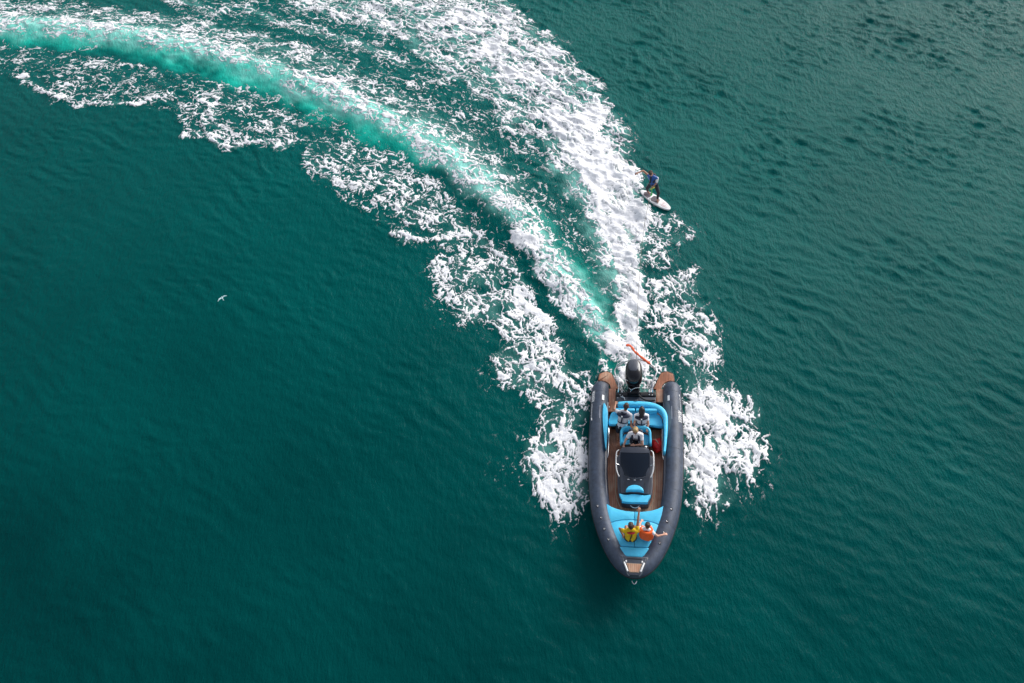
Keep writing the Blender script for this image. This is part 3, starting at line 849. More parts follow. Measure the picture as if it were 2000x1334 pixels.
MB().tube([(mc-.12, 3.38, 1.315), (mc+.0, 3.20, 1.368), (mc+.13, 3.22, 1.350)], .008, n=5).build("cowling_seam", M["rubber"], motor_root)
MB().tube([(mc-.06, 2.62, 1.0+.26), (mc-.06, 2.6, .9)], .001).build("cowling_latch", M["black"], motor_root)
MB().tube(spline([(mc-.305, 2.98, 1.15), (mc-.318, 2.80, 1.13), (mc-.292, 2.64, 1.17), (mc-.20, 2.545, 1.20)], 4), .009, n=6).build("white_stripe", M["white"], motor_root)
MB().add([(mc+.05, 2.575, 1.262), (mc+.12, 2.60, 1.268), (mc+.115, 2.64, 1.282), (mc+.08, 2.635, 1.282)], [(0, 1, 2, 3)])
em = MB(); em.tube([(mc+.05, 2.59, 1.255), (mc+.09, 2.60, 1.268), (mc+.12, 2.63, 1.270)], .012, n=5, flat=.5); em.build("emblem", M["white"], motor_root)
leg = MB(); loft(leg, [ring(-.55, mc, 2.75, 3.05, .04, .03), ring(.1, mc, 2.70, 3.10, .09, .07), ring(.72, mc, 2.62, 3.20, .14, .13)]); leg.build("motor_leg", M["black"], motor_root)
br = MB(); br.box((mc, 2.55, .62), (.30, .26, .30)); br.box((mc-.17, 2.46, .62), (.05, .34, .44)); br.box((mc+.17, 2.46, .62), (.05, .34, .44)); br.box((mc, 2.37, .74), (.44, .12, .10))
br.build("mounting_bracket", M["black"], motor_root, smooth=False)
MB().tube(spline([(mc-.20, 2.50, .88), (mc-.12, 2.44, .87), (mc-.08, 2.40, .85), (mc+.02, 2.46, .88), (mc+.19, 2.48, .89)], 4), .014, n=6).build("tilt_bar", M["steel"], motor_root)

# --- stainless ski tow frame round the motor
fr = [(-.60, 2.42, .62), (-.57, 2.68, .88), (-.71, 3.10, .93), (-.60, 3.32, .95), (-.33, 3.52, .97), (.02, 3.60, .98), (.36, 3.50, .97), (.60, 3.30, .95), (.71, 3.10, .93), (.55, 2.68, .88), (.58, 2.42, .62)]
MB().tube(spline(fr, 4), .023, n=8).build("ski_tow_frame", M["steel"], boat)
for s in (1, -1):
    MB().tube([(.68*s, 2.98, .92), (.50*s, 2.62, .75), (.48*s, 2.44, .64)], .016, n=6).build("tow_frame_stay", M["steel"], boat)

# --- stern bench
bb = [(-.80, 1.62), (.70, 1.56), (.84, 1.40), (.84, 1.14), (.02, 1.18), (-.80, 1.14)]
slab("bench_base", bb, .36, .66, M["black"], boat, bev=.02)
def sm(poly, k=4): return [(p.x, p.y) for p in spline(poly, k, True)]
seatp = sm([(-.84, 1.08), (-.86, 1.28), (-.80, 1.52), (-.68, 1.60), (-.3, 1.60), (.3, 1.58), (.70, 1.52), (.83, 1.38), (.87, 1.20), (.86, 1.03), (.45, 1.08), (0, 1.13), (-.45, 1.10)])
slab("bench_cushion", seatp, .662, .775, M["cyan"], boat, bev=.045, seg=4)
for s, x0, x1 in ((-1, -.66, -.02), (1, .015, .70)):
    slab("backrest_pad", sm([(x0, 1.605), (x1, 1.605), (x1, 1.50), (x0, 1.50)], 1), .78, .97, M["cyan"], boat, bev=.035, seg=3)
def u_cushion(name, path, zt, wd, ht, m):
    """padded coaming: superellipse section swept along a path"""
    pts = spline(path, 6); mb = MB(); nn = 14; N = len(pts); vs = []
    for i, p in enumerate(pts):
        t = (pts[min(i+1, N-1)] - pts[max(i-1, 0)]).normalized()
        o = Vector((t.y, -t.x, 0)); f = i/(N-1)
        e = min(1, f/.05+.25, (1-f)/.45+.12) if wd[1] else 1
        w = wd[0]*(.35 + .65*min(1, (1-f)/.5))*min(1, .4+f/.04); h = ht
        for k in range(nn):
            a = 2*math.pi*k/nn; c, s_ = math.cos(a), math.sin(a)
            vs.append(p + o*(w/2*math.copysign(abs(c)**.6, c)) + Vector((0, 0, zt - h/2 + h/2*math.copysign(abs(s_)**.6, s_))))
    fs = []
    for i in range(N-1):
        for k in range(nn):
            l = (k+1) % nn; fs.append((i*nn+k, i*nn+l, (i+1)*nn+l, (i+1)*nn+k))
    fs.append(tuple(range(nn-1, -1, -1))); fs.append(tuple((N-1)*nn+k for k in range(nn)))
    mb.add(vs, fs); return mb.build(name, m, boat, sharp=None)
u_cushion("wraparound_backrest", [(-.58, 1.76), (-.3, 1.79), (.1, 1.79), (.5, 1.75), (.78, 1.62), (.93, 1.40), (.965, 1.10), (.955, .7), (.93, .3), (.90, -.02)], 1.0, (.19, 1), .26, M["cyan"])
MB().tube([(-.03, 1.88, 1.0), (.02, 1.87, 1.01), (.07, 1.88, 1.0)], .02, n=6).build("backrest_hinge", M["gel"], boat)
lc = sm([(-1.06, 1.86), (-1.00, 1.82), (-.94, 1.68), (-.90, 1.40), (-.90, .6), (-.925, .12), (-.99, .55), (-1.04, 1.0), (-1.075, 1.5)], 3)
slab("side_coaming_cushion", lc, .68, .86, M["cyan"], boat, bev=.03, seg=3)

# --- helm seat
slab("helm_seat_base", sm([(-.42, .70), (.46, .70), (.48, .30), (.44, .24), (-.40, .24), (-.44, .30)], 1), .36, .78, M["black"], boat, bev=.02)
slab("helm_seat_cushion", sm([(-.36, .66), (.02, .67), (.40, .66), (.42, .30), (.02, .27), (-.38, .30)], 3), .782, .87, M["cyan"], boat, bev=.035, seg=3)
u_path = [(-.43, .26), (-.44, .50), (-.42, .70), (-.30, .79), (.02, .80), (.34, .79), (.45, .70), (.47, .50), (.47, .26)]
pts = spline(u_path, 5); mb = MB(); nn = 12; vs = []
for i, p in enumerate(pts):
    t = (pts[min(i+1, len(pts)-1)] - pts[max(i-1, 0)]).normalized(); o = Vector((t.y, -t.x, 0))
    f = i/(len(pts)-1); h = .15 + .18*math.sin(math.pi*f)**.7
    for k in range(nn):
        a = 2*math.pi*k/nn; c, s_ = math.cos(a), math.sin(a)
        vs.append(p + o*(.045*math.copysign(abs(c)**.6, c)) + Vector((0, 0, .80 + h/2 + h/2*math.copysign(abs(s_)**.6, s_))))
fs = [(i*nn+k, i*nn+(k+1) % nn, (i+1)*nn+(k+1) % nn, (i+1)*nn+k) for i in range(len(pts)-1) for k in range(nn)]
fs += [tuple(range(nn-1, -1, -1)), tuple((len(pts)-1)*nn+k for k in range(nn))]
mb.add(vs, fs); mb.build("helm_seat_backrest", M["cyan"], boat, sharp=None)

# --- console
cb = sm([(-.53, .02), (.53, .02), (.545, -.5), (.53, -1.2), (.44, -1.52), (.33, -1.66), (-.33, -1.66), (-.44, -1.52), (-.53, -1.2), (-.545, -.5)], 3)
console = slab("console", cb, .36, .66, M["gel"], boat, bev=.03)
# upper body: lofted, high at the helm and sloping to the bow
def conring(y, hw, zb, zt, cr=.10):
    out = [(-hw, y, zb)]
    for k in range(5):
        a = math.pi - k*math.pi/2/4; out.append((-hw+cr+cr*math.cos(a), y, zt-cr*.7+cr*.7*math.sin(a)))
    out.append((0, y, zt+.02))
    for k in range(5):
        a = math.pi/2 - k*math.pi/2/4; out.append((hw-cr+cr*math.cos(a), y, zt-cr*.7+cr*.7*math.sin(a)))
    out.append((hw, y, zb)); return out
rings = [conring(.02, .43, .64, 1.12), conring(-.05, .45, .64, 1.17), conring(-.45, .475, .64, 1.15), conring(-.80, .475, .64, 1.00), conring(-.98, .465, .64, .90), conring(-1.15, .455, .64, .82), conring(-1.36, .44, .64, .76)]
mb = MB(); nn = len(rings[0]); vs = [p for r_ in rings for p in r_]
fs = [(i*nn+k, i*nn+k+1, (i+1)*nn+k+1, (i+1)*nn+k) for i in range(len(rings)-1) for k in range(nn-1)]
fs += [tuple(range(nn)), tuple((len(rings)-1)*nn+k for k in range(nn-1, -1, -1))]
mb.add(vs, [f[::-1] for f in fs]); mb.build("console_body", M["gel"], console, sharp=35)
# smoked windscreen: a curved sheet with thickness standing over the dash
def screen_surface(u, v):   # u -1..1 across, v 0 rear .. 1 front
    hw = .425 + .035*math.sin(math.pi*min(v*1.1, 1))
    y = -.06 - v*(.76 + .15*(1-u*u))
    z = 1.33 - .34*v**1.4 - .05*u*u
    x = u*hw
    if v < .16: x *= 1 - .16*(1-v/.16)**2
    return (x, y, z)
mb = MB(); nu, nv = 20, 16; vs = []
for lift in (0, -.02):
    for j in range(nv+1):
        for i in range(nu+1):
            p = screen_surface(-1+2*i/nu, j/nv); vs.append((p[0], p[1], p[2]+lift))
fs = []; S = (nu+1)*(nv+1)
for j in range(nv):
    for i in range(nu):
        q = j*(nu+1)+i
        fs.append((q, q+nu+1, q+nu+2, q+1)); fs.append((S+q, S+q+1, S+q+nu+2, S+q+nu+1))
for i in range(nu):
    fs.append((i, i+1, S+i+1, S+i)); q = nv*(nu+1)+i; fs.append((q+1, q, S+q, S+q+1))
for j in range(nv):
    q = j*(nu+1); fs.append((q+nu+1, q, S+q, S+q+nu+1)); q += nu; fs.append((q, q+nu+1, S+q+nu+1, S+q))
mb.add(vs, fs); ws_ = mb.build("windscreen", M["glass"], console, sharp=60)
brow = MB(); vs = []; 
for lift in (.008, .0015):
    for j in range(5):
        for i in range(nu+1):
            p = screen_surface((-1+2*i/nu)*.985, .015+j/4*.20); vs.append((p[0], p[1], p[2]+lift))
fs = []; S = (nu+1)*5
for j in range(4):
    for i in range(nu):
        q = j*(nu+1)+i; fs.append((q, q+nu+1, q+nu+2, q+1))
brow.add(vs[:S], fs); brow.build("windscreen_brow", M["gel"], ws_)
edge = [Vector(screen_surface(-1, v/12)) + Vector((0, 0, .0)) for v in range(0, 13)] + [Vector(screen_surface(-1+2*i/16, 1)) for i in range(1, 17)] + [Vector(screen_surface(1, 1-v/12)) for v in range(1, 13)]
MB().tube(edge, .014, n=6).build("windscreen_frame", M["gel"], ws_)
for x in (-.19, .0, .19):
    MB().box((x, -1.005-.02*(1-abs(x)*4), .985), (.06, .022, .012)).build("screen_clip", M["steel"], ws_, smooth=False)
for s in (1, -1):
    MB().tube(spline([(.50*s, -.08, 1.13), (.56*s, -.16, 1.14), (.575*s, -.45, 1.12), (.555*s, -.72, 1.04), (.48*s, -.90, .96)], 5), .019, n=8).build("console_grab_rail", M["white"], console)
    for y in (-.27, -.56):
        MB().tube([(.47*s, y, 1.08), (.565*s, y, 1.12)], .010, n=6).build("rail_post", M["steel"], console)
    MB().box((.30*s, -1.12, .868), (.012, .40, .01)).build("panel_groove", M["black"], console, smooth=False)
# dash and wheel on the helm side
MB().box((0, .085, .98), (.84, .13, .22)).build("dashboard", M["black"], console, smooth=False)
wh = MB(); wc = Vector((-.16, .17, 1.10)); ax1 = Vector((1, 0, 0)); ax2 = Vector((0, .55, .83))
wh.tube([wc + (ax1*math.cos(q*math.pi/10) + ax2*math.sin(q*math.pi/10))*.165 for q in range(20)], .015, n=7, closed=True)
wheel = wh.build("steering_wheel", M["rubber"], console)
sp = MB()
for q in (90, 210, 330): sp.tube([wc, wc + (ax1*math.cos(rad(q)) + ax2*math.sin(rad(q)))*.155], .010, n=6)
sp.ball(wc, .035, 8, 6); sp.build("wheel_spokes", M["steel"], wheel)
MB().tube([(-.35, .10, 1.08), (-.355, .13, 1.20)], .016, n=7).build("throttle_lever", M["steel"], console)
for x in (.08, .20, .33): MB().ball((x, .08, 1.095), (.035, .035, .012), 10, 5).build("gauge", M["steel"] if x > .3 else M["rubber"], console)
# forward console seat
slab("console_seat_cushion", sm([(-.47, -1.41), (-.28, -1.435), (0, -1.40), (.28, -1.435), (.47, -1.41), (.38, -1.60), (.33, -1.66), (-.33, -1.66), (-.38, -1.60)], 3), .665, .80, M["cyan"], console, bev=.04)
hd = [(-.27+.0, -1.36)] + [(.27*math.cos(math.pi - k*math.pi/12), -1.36 + .215*math.sin(math.pi - k*math.pi/12)) for k in range(1, 12)] + [(.27, -1.36), (.14, -1.335), (-.14, -1.335)]
slab("console_seat_backrest", hd, .80, .93, M["cyan"], console, bev=.035)
MB().tube(spline([(-.13, -1.68, .58), (-.07, -1.735, .58), (0, -1.75, .58), (.07, -1.735, .58), (.13, -1.68, .58)], 4), .013, n=8).build("front_handle", M["white"], console)

# --- bow sun pad
zsun = lambda x, y: .0
def arcf(x): return -2.22 - .24*(x*x)/(.7*.7)*.5
base = sm([(-.80, -1.84), (0, -1.98), (.80, -1.84), (.72, -2.42), (.47, -3.06), (.36, -3.36), (-.36, -3.36), (-.47, -3.06), (-.72, -2.42)], 2)
slab("sun_pad_base", base, .36, .68, M["cyan_seam"], boat)
for s in (1, -1):
    g = .006
    rear = [(g*s, -1.965), (.25*s, -1.955), (.5*s, -1.905), (.68*s, -1.84), (.845*s, -1.74), (.80*s, -2.05), (.735*s, -2.345), (.55*s, -2.275), (.36*s, -2.235), (.18*s, -2.222), (g*s, -2.220)]
    mid = [(g*s, -2.236), (.18*s, -2.238), (.36*s, -2.251), (.55*s, -2.291), (.730*s, -2.361), (.62*s, -2.68), (.465*s, -3.055), (g*s, -3.055)]
    slab("sun_pad_cushion", rear, .682, .775, M["cyan"], boat, bev=.014, seg=2)
    slab("sun_pad_cushion", mid, .682, .775, M["cyan"], boat, bev=.014, seg=2)
slab("bow_bolster", sm([(-.455, -3.085), (0, -3.085), (.455, -3.085), (.40, -3.24), (.335, -3.37), (0, -3.385), (-.335, -3.37), (-.40, -3.24)], 2), .682, .83, M["cyan"], boat, bev=.05, seg=4)

# --- bow step
bow = slab("bow_deck", [(-.40, -3.40), (.40, -3.40), (.33, -3.62), (.22, -3.88), (.12, -3.935), (-.12, -3.935), (-.22, -3.88), (-.33, -3.62)], .60, .905, M["gel"], boat, bev=.02)
slab("bow_step_frame", [(-.225, -3.605), (.225, -3.605), (.135, -3.865), (-.135, -3.865)], .906, .918, M["trim"], bow)
slab("bow_step_teak", [(-.200, -3.622), (.200, -3.622), (.120, -3.850), (-.120, -3.850)], .919, .928, M["teak"], bow)
for s in (1, -1):
    MB().tube([(.275*s, -3.60, .935), (.185*s, -3.83, .935)], .026, n=8).build("bow_handle", M["white"], bow)
    MB().ball((.225*s, -3.555, .925), (.026, .036, .02), 8, 5).build("bow_cleat", M["white"], bow)
    MB().tube([(.33*s, -3.42, .90), (.205*s, -3.88, .90), (.14*s, -3.95, .88)], .014, n=6).build("bow_deck_edge", M["tube_patch"], bow)
MB().box((0, -3.47, .909), (.42, .02, .008)).build("locker_seam", M["black"], bow, smooth=False)
MB().tube([(-.07, -3.98, .56), (-.035, -4.04, .52), (0, -4.05, .50), (.035, -4.04, .52), (.06, -3.98, .54)], .014, n=6).build("bow_eye", M["steel"], boat)
MB().ball((0, -4.04, .47), (.02, .02, .04), 8, 5).build("bow_shackle", M["steel"], boat)

# ------------------------------------------------------------------ people
def skin_mat(name, c): return mat(name, c, 0.5, noise=(12, 0.08))
SK_FAIR = skin_mat("fair_skin", (0.62, 0.33, 0.23))
SK_TAN = skin_mat("tanned_skin", (0.40, 0.19, 0.115))
M["hair_brown"] = mat("brown_hair", (0.045, 0.022, 0.013), 0.55, noise=(40, 0.5, (1, 1, .2)), bump=(60, .8))
M["hair_dark"] = mat("dark_hair", (0.014, 0.010, 0.012), 0.5, noise=(40, 0.5, (1, 1, .2)), bump=(60, .8))
M["hair_blond"] = mat("blond_hair", (0.42, 0.28, 0.12), 0.5, noise=(40, 0.4, (1, 1, .2)), bump=(60, .8))
M["tee_white"] = mat("white_cotton", (0.82, 0.81, 0.84), 0.85, bump=(16, .6))
M["tee_grey"] = mat("pale_grey_cotton", (0.70, 0.67, 0.70), 0.85, noise=(6, .15), bump=(16, .6))
M["tee_yellow"] = mat("yellow_cotton", (0.78, 0.50, 0.01), 0.85, noise=(7, .12), bump=(16, .6))
M["navy"] = mat("navy_webbing", (0.012, 0.018, 0.045), 0.6)
M["vest_orange"] = mat("orange_vest_nylon", (0.92, 0.13, 0.015), 0.6, noise=(6, .10), bump=(13, .7))
M["shorts_dark"] = mat("dark_shorts_cloth", (0.016, 0.022, 0.035), 0.8, bump=(16, .5))
M["rash_blue"] = mat("blue_rash_vest", (0.006, 0.09, 0.36), 0.5, bump=(14, .4))
M["neoprene"] = mat("black_neoprene", (0.006, 0.010, 0.020), 0.45, bump=(14, .4))
M["scarf_red"] = mat("red_collar_cloth", (0.50, 0.012, 0.03), 0.7)
M["eye_white"] = mat("eye_white", (0.7, 0.7, 0.68), 0.2)
M["lens"] = mat("dark_lens", (0.02, 0.012, 0.01), 0.15)
M["green"] = mat("green_strap", (0.03, 0.50, 0.10), 0.6)
M["lime"] = mat("lime_handle", (0.55, 0.62, 0.03), 0.5)

def blobs(name, segs, m, parent, voxel=0.010, smooth=3, sink=0.0, noise=0.0):
    """segments (a, ra, b, rb) fused into one continuous skin"""
    mb = MB()
    for a, ra, b, rb in segs:
        a, b = Vector(a), Vector(b)
        if (b-a).length < 1e-4:
            mb.ball(a, ra, 14, 9)
        else:
            k = 5
            mb.tube([a.lerp(b, i/k) for i in range(k+1)], [ra + (rb-ra)*i/k for i in range(k+1)], n=12)
    o = mb.build(name, m, None, smooth=False)
    rm = o.modifiers.new("r", 'REMESH'); rm.mode = 'VOXEL'; rm.voxel_size = voxel
    if smooth:
        s = o.modifiers.new("s", 'SMOOTH'); s.factor = 0.5; s.iterations = smooth
    dg = bpy.context.evaluated_depsgraph_get()
    me = bpy.data.meshes.new_from_object(o.evaluated_get(dg))
    old = o.data; o.modifiers.clear(); o.data = me; bpy.data.meshes.remove(old)
    me.name = name
    if not me.materials: me.materials.append(m)
    if noise:
        nv = len(me.vertices); co = np.empty(nv*3, np.float32); me.vertices.foreach_get("co", co); co = co.reshape(-1, 3)
        nr = np.empty(nv*3, np.float32); me.vertices.foreach_get("normal", nr); nr = nr.reshape(-1, 3)
        d = noise*(perlin(co[:, 0]*14+co[:, 2]*9, co[:, 1]*14-co[:, 2]*7, 61) + .5*perlin(co[:, 0]*33, co[:, 1]*33+co[:, 2]*20, 62))
        co = co + nr*d[:, None]; me.vertices.foreach_set("co", co.astype(np.float32).ravel()); me.update()
    me.shade_smooth()
    o.parent = parent
    return o

def mid(a, b, t): return tuple(Vector(a).lerp(Vector(b), t))

def hand(wrist, fdir, palmn, sz=1.0, curl=0.35, side=1):
    """palm, four unequal bent fingers and a thumb, as segments rooted in the wrist"""
    w = Vector(wrist); f = Vector(fdir).normalized(); nrm = Vector(palmn); nrm = (nrm - f*nrm.dot(f)).normalized(); s = f.cross(nrm)*side
    out = []
    k = sz
    palm = w + f*.085*k
    for o_ in (-.028, -.009, .010, .028):
        out.append((w + s*o_*.55*k, .019*k, w + f*.085*k + s*o_*k, .0145*k))
    for o_, L in ((-.030, .062), (-.010, .076), (.011, .080), (.031, .070)):
        p0 = w + f*.080*k + s*o_*k; d1 = (f + nrm*curl + s*o_*2.5).normalized(); p1 = p0 + d1*L*.5*k
        d2 = (f*(1-curl) + nrm*curl*2.2 + s*o_*1.5).normalized(); p2 = p1 + d2*L*.5*k
        out.append((p0, .0105*k, p1, .0098*k)); out.append((p1, .0098*k, p2, .0085*k))
    t0 = w + f*.025*k + s*.028*k; t1 = t0 + (f*.6 + s*.8 + nrm*.2).normalized()*.042*k; t2 = t1 + (f*.9 + s*.15 + nrm*.45).normalized()*.034*k
    out.append((t0, .0135*k, t1, .0115*k)); out.append((t1, .0115*k, t2, .0095*k))
    return out

def person(label, base, J, face, skin, hair, top, sleeve=0.5, long_hair=False, bottom=None, leg_cov=0.5, sz=1.0, frame=None, group=None, sleeveless=False, wet=False, top_full=True):
    """J holds joint positions in the carrier's frame; base is the point the person rests on"""
    fr = frame if frame is not None else BOAT
    e = bpy.data.objects.new("person", None); COL.objects.link(e)
    e.matrix_world = fr @ Matrix.Translation(base); e.empty_display_size = .2
    tag(e, label, "person", group)
    B = Vector(base)
    J = {k: (Vector(v) - B) for k, v in J.items()}
    head = J["head"]; neck = J["neck"]; pel = J["pelvis"]
    sl, sr, hl, hr = J["shl"], J["shr"], J["hipl"], J["hipr"]
    F = Vector(face).normalized()
    U = (head - neck).normalized(); F = (F - U*F.dot(U)*.6).normalized(); Rt = F.cross(U).normalized()
    U2 = Rt.cross(F).normalized()
    chest = (sl+sr)/2*.78 + pel*.22
    waist = (sl+sr)/2*.38 + pel*.62
    lat = (sr-sl).normalized(); hw = (sr-sl).length/2
    q = sz
    torso = [(pel-lat*.07*q, .105*q, pel+lat*.07*q, .105*q), (pel-lat*.055*q, .105*q, waist-lat*.055*q, .092*q), (pel+lat*.055*q, .105*q, waist+lat*.055*q, .092*q),
             (waist-lat*.055*q, .092*q, chest-lat*.075*q, .105*q), (waist+lat*.055*q, .092*q, chest+lat*.075*q, .105*q),
             (chest-lat*.08*q, .105*q, sl+lat*.03*q, .062*q), (chest+lat*.08*q, .105*q, sr-lat*.03*q, .062*q), (sl, .056*q, neck-lat*.02*q, .052*q), (sr, .056*q, neck+lat*.02*q, .052*q)]
    body = list(torso)
    body += [(neck-U*.04*q, .056*q, head-U*.05*q, .050*q)]
    # skull, jaw, brow, nose, lips, chin and ears
    hs = q
    body += [(head+U2*.018*hs-F*.014*hs, .088*hs, head+U2*.018*hs+F*.010*hs, .083*hs), (head-U2*.040*hs+F*.018*hs, .062*hs, head-U2*.066*hs+F*.045*hs, .036*hs),
             (head+U2*.012*hs+F*.088*hs, .011*hs, head-U2*.026*hs+F*.108*hs, .014*hs), (head-U2*.056*hs+F*.088*hs-Rt*.016*hs, .010*hs, head-U2*.056*hs+F*.088*hs+Rt*.016*hs, .010*hs),
             (head-Rt*.084*hs+U2*.0*hs, .018*hs, head-Rt*.088*hs-U2*.022*hs, .012*hs), (head+Rt*.084*hs, .018*hs, head+Rt*.088*hs-U2*.022*hs, .012*hs),
             (head+U2*.022*hs+F*.078*hs-Rt*.035*hs, .012*hs, head+U2*.022*hs+F*.078*hs+Rt*.035*hs, .012*hs)]
    sleeves = []
    for k, s, sd in (("l", sl, -1), ("r", sr, 1)):
        el, wr = J["el"+k], J["wr"+k]
        body += [(s, .054*q, mid(s, el, .5), .046*q), (mid(s, el, .5), .046*q, el, .037*q), (el, .037*q, mid(el, wr, .35), .037*q), (mid(el, wr, .35), .037*q, wr, .025*q)]
        hd_ = J.get("hd"+k, (wr-el))
        hd_ = (J["hd"+k] + B if "hd"+k in J else hd_)
        if hd_.length < 1e-4: hd_ = wr-el
        pn = Vector((0, 0, -1)) if abs(Vector(hd_).normalized().z) < .8 else F
        body += hand(wr, hd_, pn, q, .4, sd)
        sleeves += [(s, .066*q, mid(s, el, sleeve), .060*q)]
    legs_c = []
    for k, h in (("l", hl), ("r", hr)):
        kn, an, toe = J["kn"+k], J["an"+k], J["to"+k]
        body += [(h, .088*q, mid(h, kn, .5), .076*q), (mid(h, kn, .5), .076*q, kn, .056*q), (kn, .056*q, mid(kn, an, .3), .056*q), (mid(kn, an, .3), .056*q, an, .036*q),
                 (an + (an-toe)*.12, .036*q, mid(an, toe, .55), .036*q), (mid(an, toe, .55), .036*q, toe, .024*q)]
        if leg_cov <= 1: legs_c += [(h, .102*q, mid(h, kn, min(1, leg_cov)), (.102-.035*leg_cov)*q)]
        else: legs_c += [(h, .098*q, mid(h, kn, .5), .086*q), (mid(h, kn, .5), .086*q, kn, .066*q), (kn, .066*q, mid(kn, an, .3), .066*q), (mid(kn, an, .3), .066*q, mid(kn, an, .86), .050*q)]
    blobs("body", body, skin, e, .0085*q, 2)
    infl = lambda S, d: [(a, ra+d, b, rb+d) for a, ra, b, rb in S]
    shirt = blobs("shirt", infl(torso[1:], .014*q) + sleeves, top, e, .011*q, 2, noise=.006)
    if bottom:
        blobs("shorts" if leg_cov <= 1 else "leggings", infl(torso[:1], .012*q) + legs_c, bottom, e, .011*q, 2, noise=.004)
    # hair: skull cap set back and up, with locks
    H = [(head+U2*.034*hs-F*.030*hs, .092*hs, head+U2*.045*hs+F*.012*hs, .080*hs), (head-U2*.005*hs-F*.040*hs, .084*hs, head-U2*.045*hs-F*.045*hs, .058*hs)]
    if long_hair:
        H += [(head-U2*.02*hs-F*.06*hs, .085*hs, head-U2*.14*hs-F*.085*hs, .075*hs), (head-U2*.14*hs-F*.085*hs, .075*hs, head-U2*.24*hs-F*.10*hs, .04*hs),
              (head+U2*.0-Rt*.055*hs-F*.02*hs, .05*hs, head-U2*.12*hs-Rt*.06*hs-F*.05*hs, .045*hs), (head+U2*.0+Rt*.055*hs-F*.02*hs, .05*hs, head-U2*.12*hs+Rt*.06*hs-F*.05*hs, .045*hs)]
    blobs("hair", H, hair, e, .010*q, 2, noise=.010)
    for s in (-1, 1): MB().ball(head + U2*.006*hs + F*.086*hs + Rt*.032*s*hs, .012*hs, 8, 6).build("eye", M["eye_white"], e)
    return e, dict(J=J, F=F, U=U, U2=U2, Rt=Rt, lat=lat, chest=chest, waist=waist, neck=neck, head=head, pel=pel, sl=sl, sr=sr, q=q)

def harness(e, g, m, collar_r=.036, strap=.016, front_len=.30, tag_mark=True, mirror_face=False, back_strap=True):
    """inflatable life jacket: collar round the neck, lobes down the chest, strap down the back and round the waist"""
    F = (g["sr"]-g["sl"]).normalized(); up = ((g["sl"]+g["sr"])/2 - g["pel"]).normalized()
    fwd = up.cross((g["sr"]-g["sl"]).normalized())
    if fwd.dot(g["F"]) < 0: fwd = -fwd
    fwd = (fwd - up*fwd.dot(up)).normalized(); lat = F
    n0 = (g["sl"]+g["sr"])/2; q = g["q"]
    def P(a, f, u): return n0 + lat*a*q + fwd*f*q + up*u*q
    path = [P(-.085, .14, -.30), P(-.10, .145, -.16), P(-.105, .10, -.01), P(-.09, .0, .065), P(-.05, -.085, .07), P(0, -.105, .065), P(.05, -.085, .07), P(.09, .0, .065), P(.105, .10, -.01), P(.10, .145, -.16), P(.085, .14, -.30)]
    col_ = MB().tube(spline(path, 5), collar_r*q, n=10, flat=.75).build("life_jacket", m, e)
    # broad back yoke
    yk = MB(); pts = [P(-.155, -.10, .01), P(-.08, -.135, -.005), P(0, -.145, -.01), P(.08, -.135, -.005), P(.155, -.10, .01)]
    yk.tube(spline(pts, 4), .068*q, n=12, flat=.62).build("back_yoke", m, col_)
    ring = [P(.168*math.cos(t), .137*math.sin(t), -.30) for t in [2*math.pi*k/28 for k in range(28)]]
    MB().tube(ring, strap*q, n=6, closed=True).build("waist_strap", m, col_)
    if back_strap: MB().tube([P(0, -.15, -.05), P(.0, -.142, -.17), P(0, -.145, -.30)], strap*1.3*q, n=6).build("back_strap", m, col_)
    if tag_mark: MB().ball(P(0, -.20, .0), (.028, .028, .02), 8, 5).build("reflective_tab", M["white"], col_)
    return col_, P

# -- on the stern bench, left in the photo: kneels facing aft, one leg on the deck
e1, g1 = person("person in pale grey shirt and dark shorts, one leg on deck beside stern bench", (-.42, .95, .70),
    dict(head=(-.27, 1.24, 1.62), neck=(-.31, 1.16, 1.45), pelvis=(-.43, .95, .90), shl=(-.52, 1.20, 1.33), shr=(-.15, 1.06, 1.38), hipl=(-.53, .98, .85), hipr=(-.34, .93, .85),
         ell=(-.67, 1.38, 1.20), wrl=(-.64, 1.62, 1.16), elr=(-.12, .90, 1.16), wrr=(-.13, .80, 1.15), hdr=(.06, -.06, -.03), hdl=(.02, .10, 0),
         knl=(-.57, .90, .55), anl=(-.58, .74, .41), tol=(-.57, .90, .385), knr=(-.30, 1.25, .84), anr=(-.30, 1.0, .80), tor=(-.30, .90, .80)),
    (.25, 1, -.35), SK_TAN, M["hair_brown"], M["tee_grey"], .48, bottom=M["shorts_dark"], leg_cov=.75)
harness(e1, g1, M["navy"])
# -- beside: long dark hair, white shirt
e2, g2 = person("person with long dark hair and white shirt on the stern bench, back to the bow", (.20, .98, .78),
    dict(head=(.22, 1.16, 1.56), neck=(.21, 1.10, 1.40), pelvis=(.20, .98, .90), shl=(.03, 1.10, 1.30), shr=(.38, 1.10, 1.30), hipl=(.11, .99, .86), hipr=(.29, .99, .86),
         ell=(-.03, .90, 1.12), wrl=(.0, .80, 1.13), elr=(.42, .90, 1.10), wrr=(.38, .78, 1.06), hdl=(.05, -.08, .0), hdr=(0, -.1, 0),
         knl=(.06, 1.36, .85), anl=(.08, 1.08, .82), tol=(.08, .97, .82), knr=(.34, 1.36, .85), anr=(.32, 1.08, .82), tor=(.32, .97, .82)),
    (0, 1, -.3), SK_FAIR, M["hair_dark"], M["tee_white"], .42, long_hair=True, bottom=M["shorts_dark"], leg_cov=.45, sz=.94)
harness(e2, g2, M["navy"])
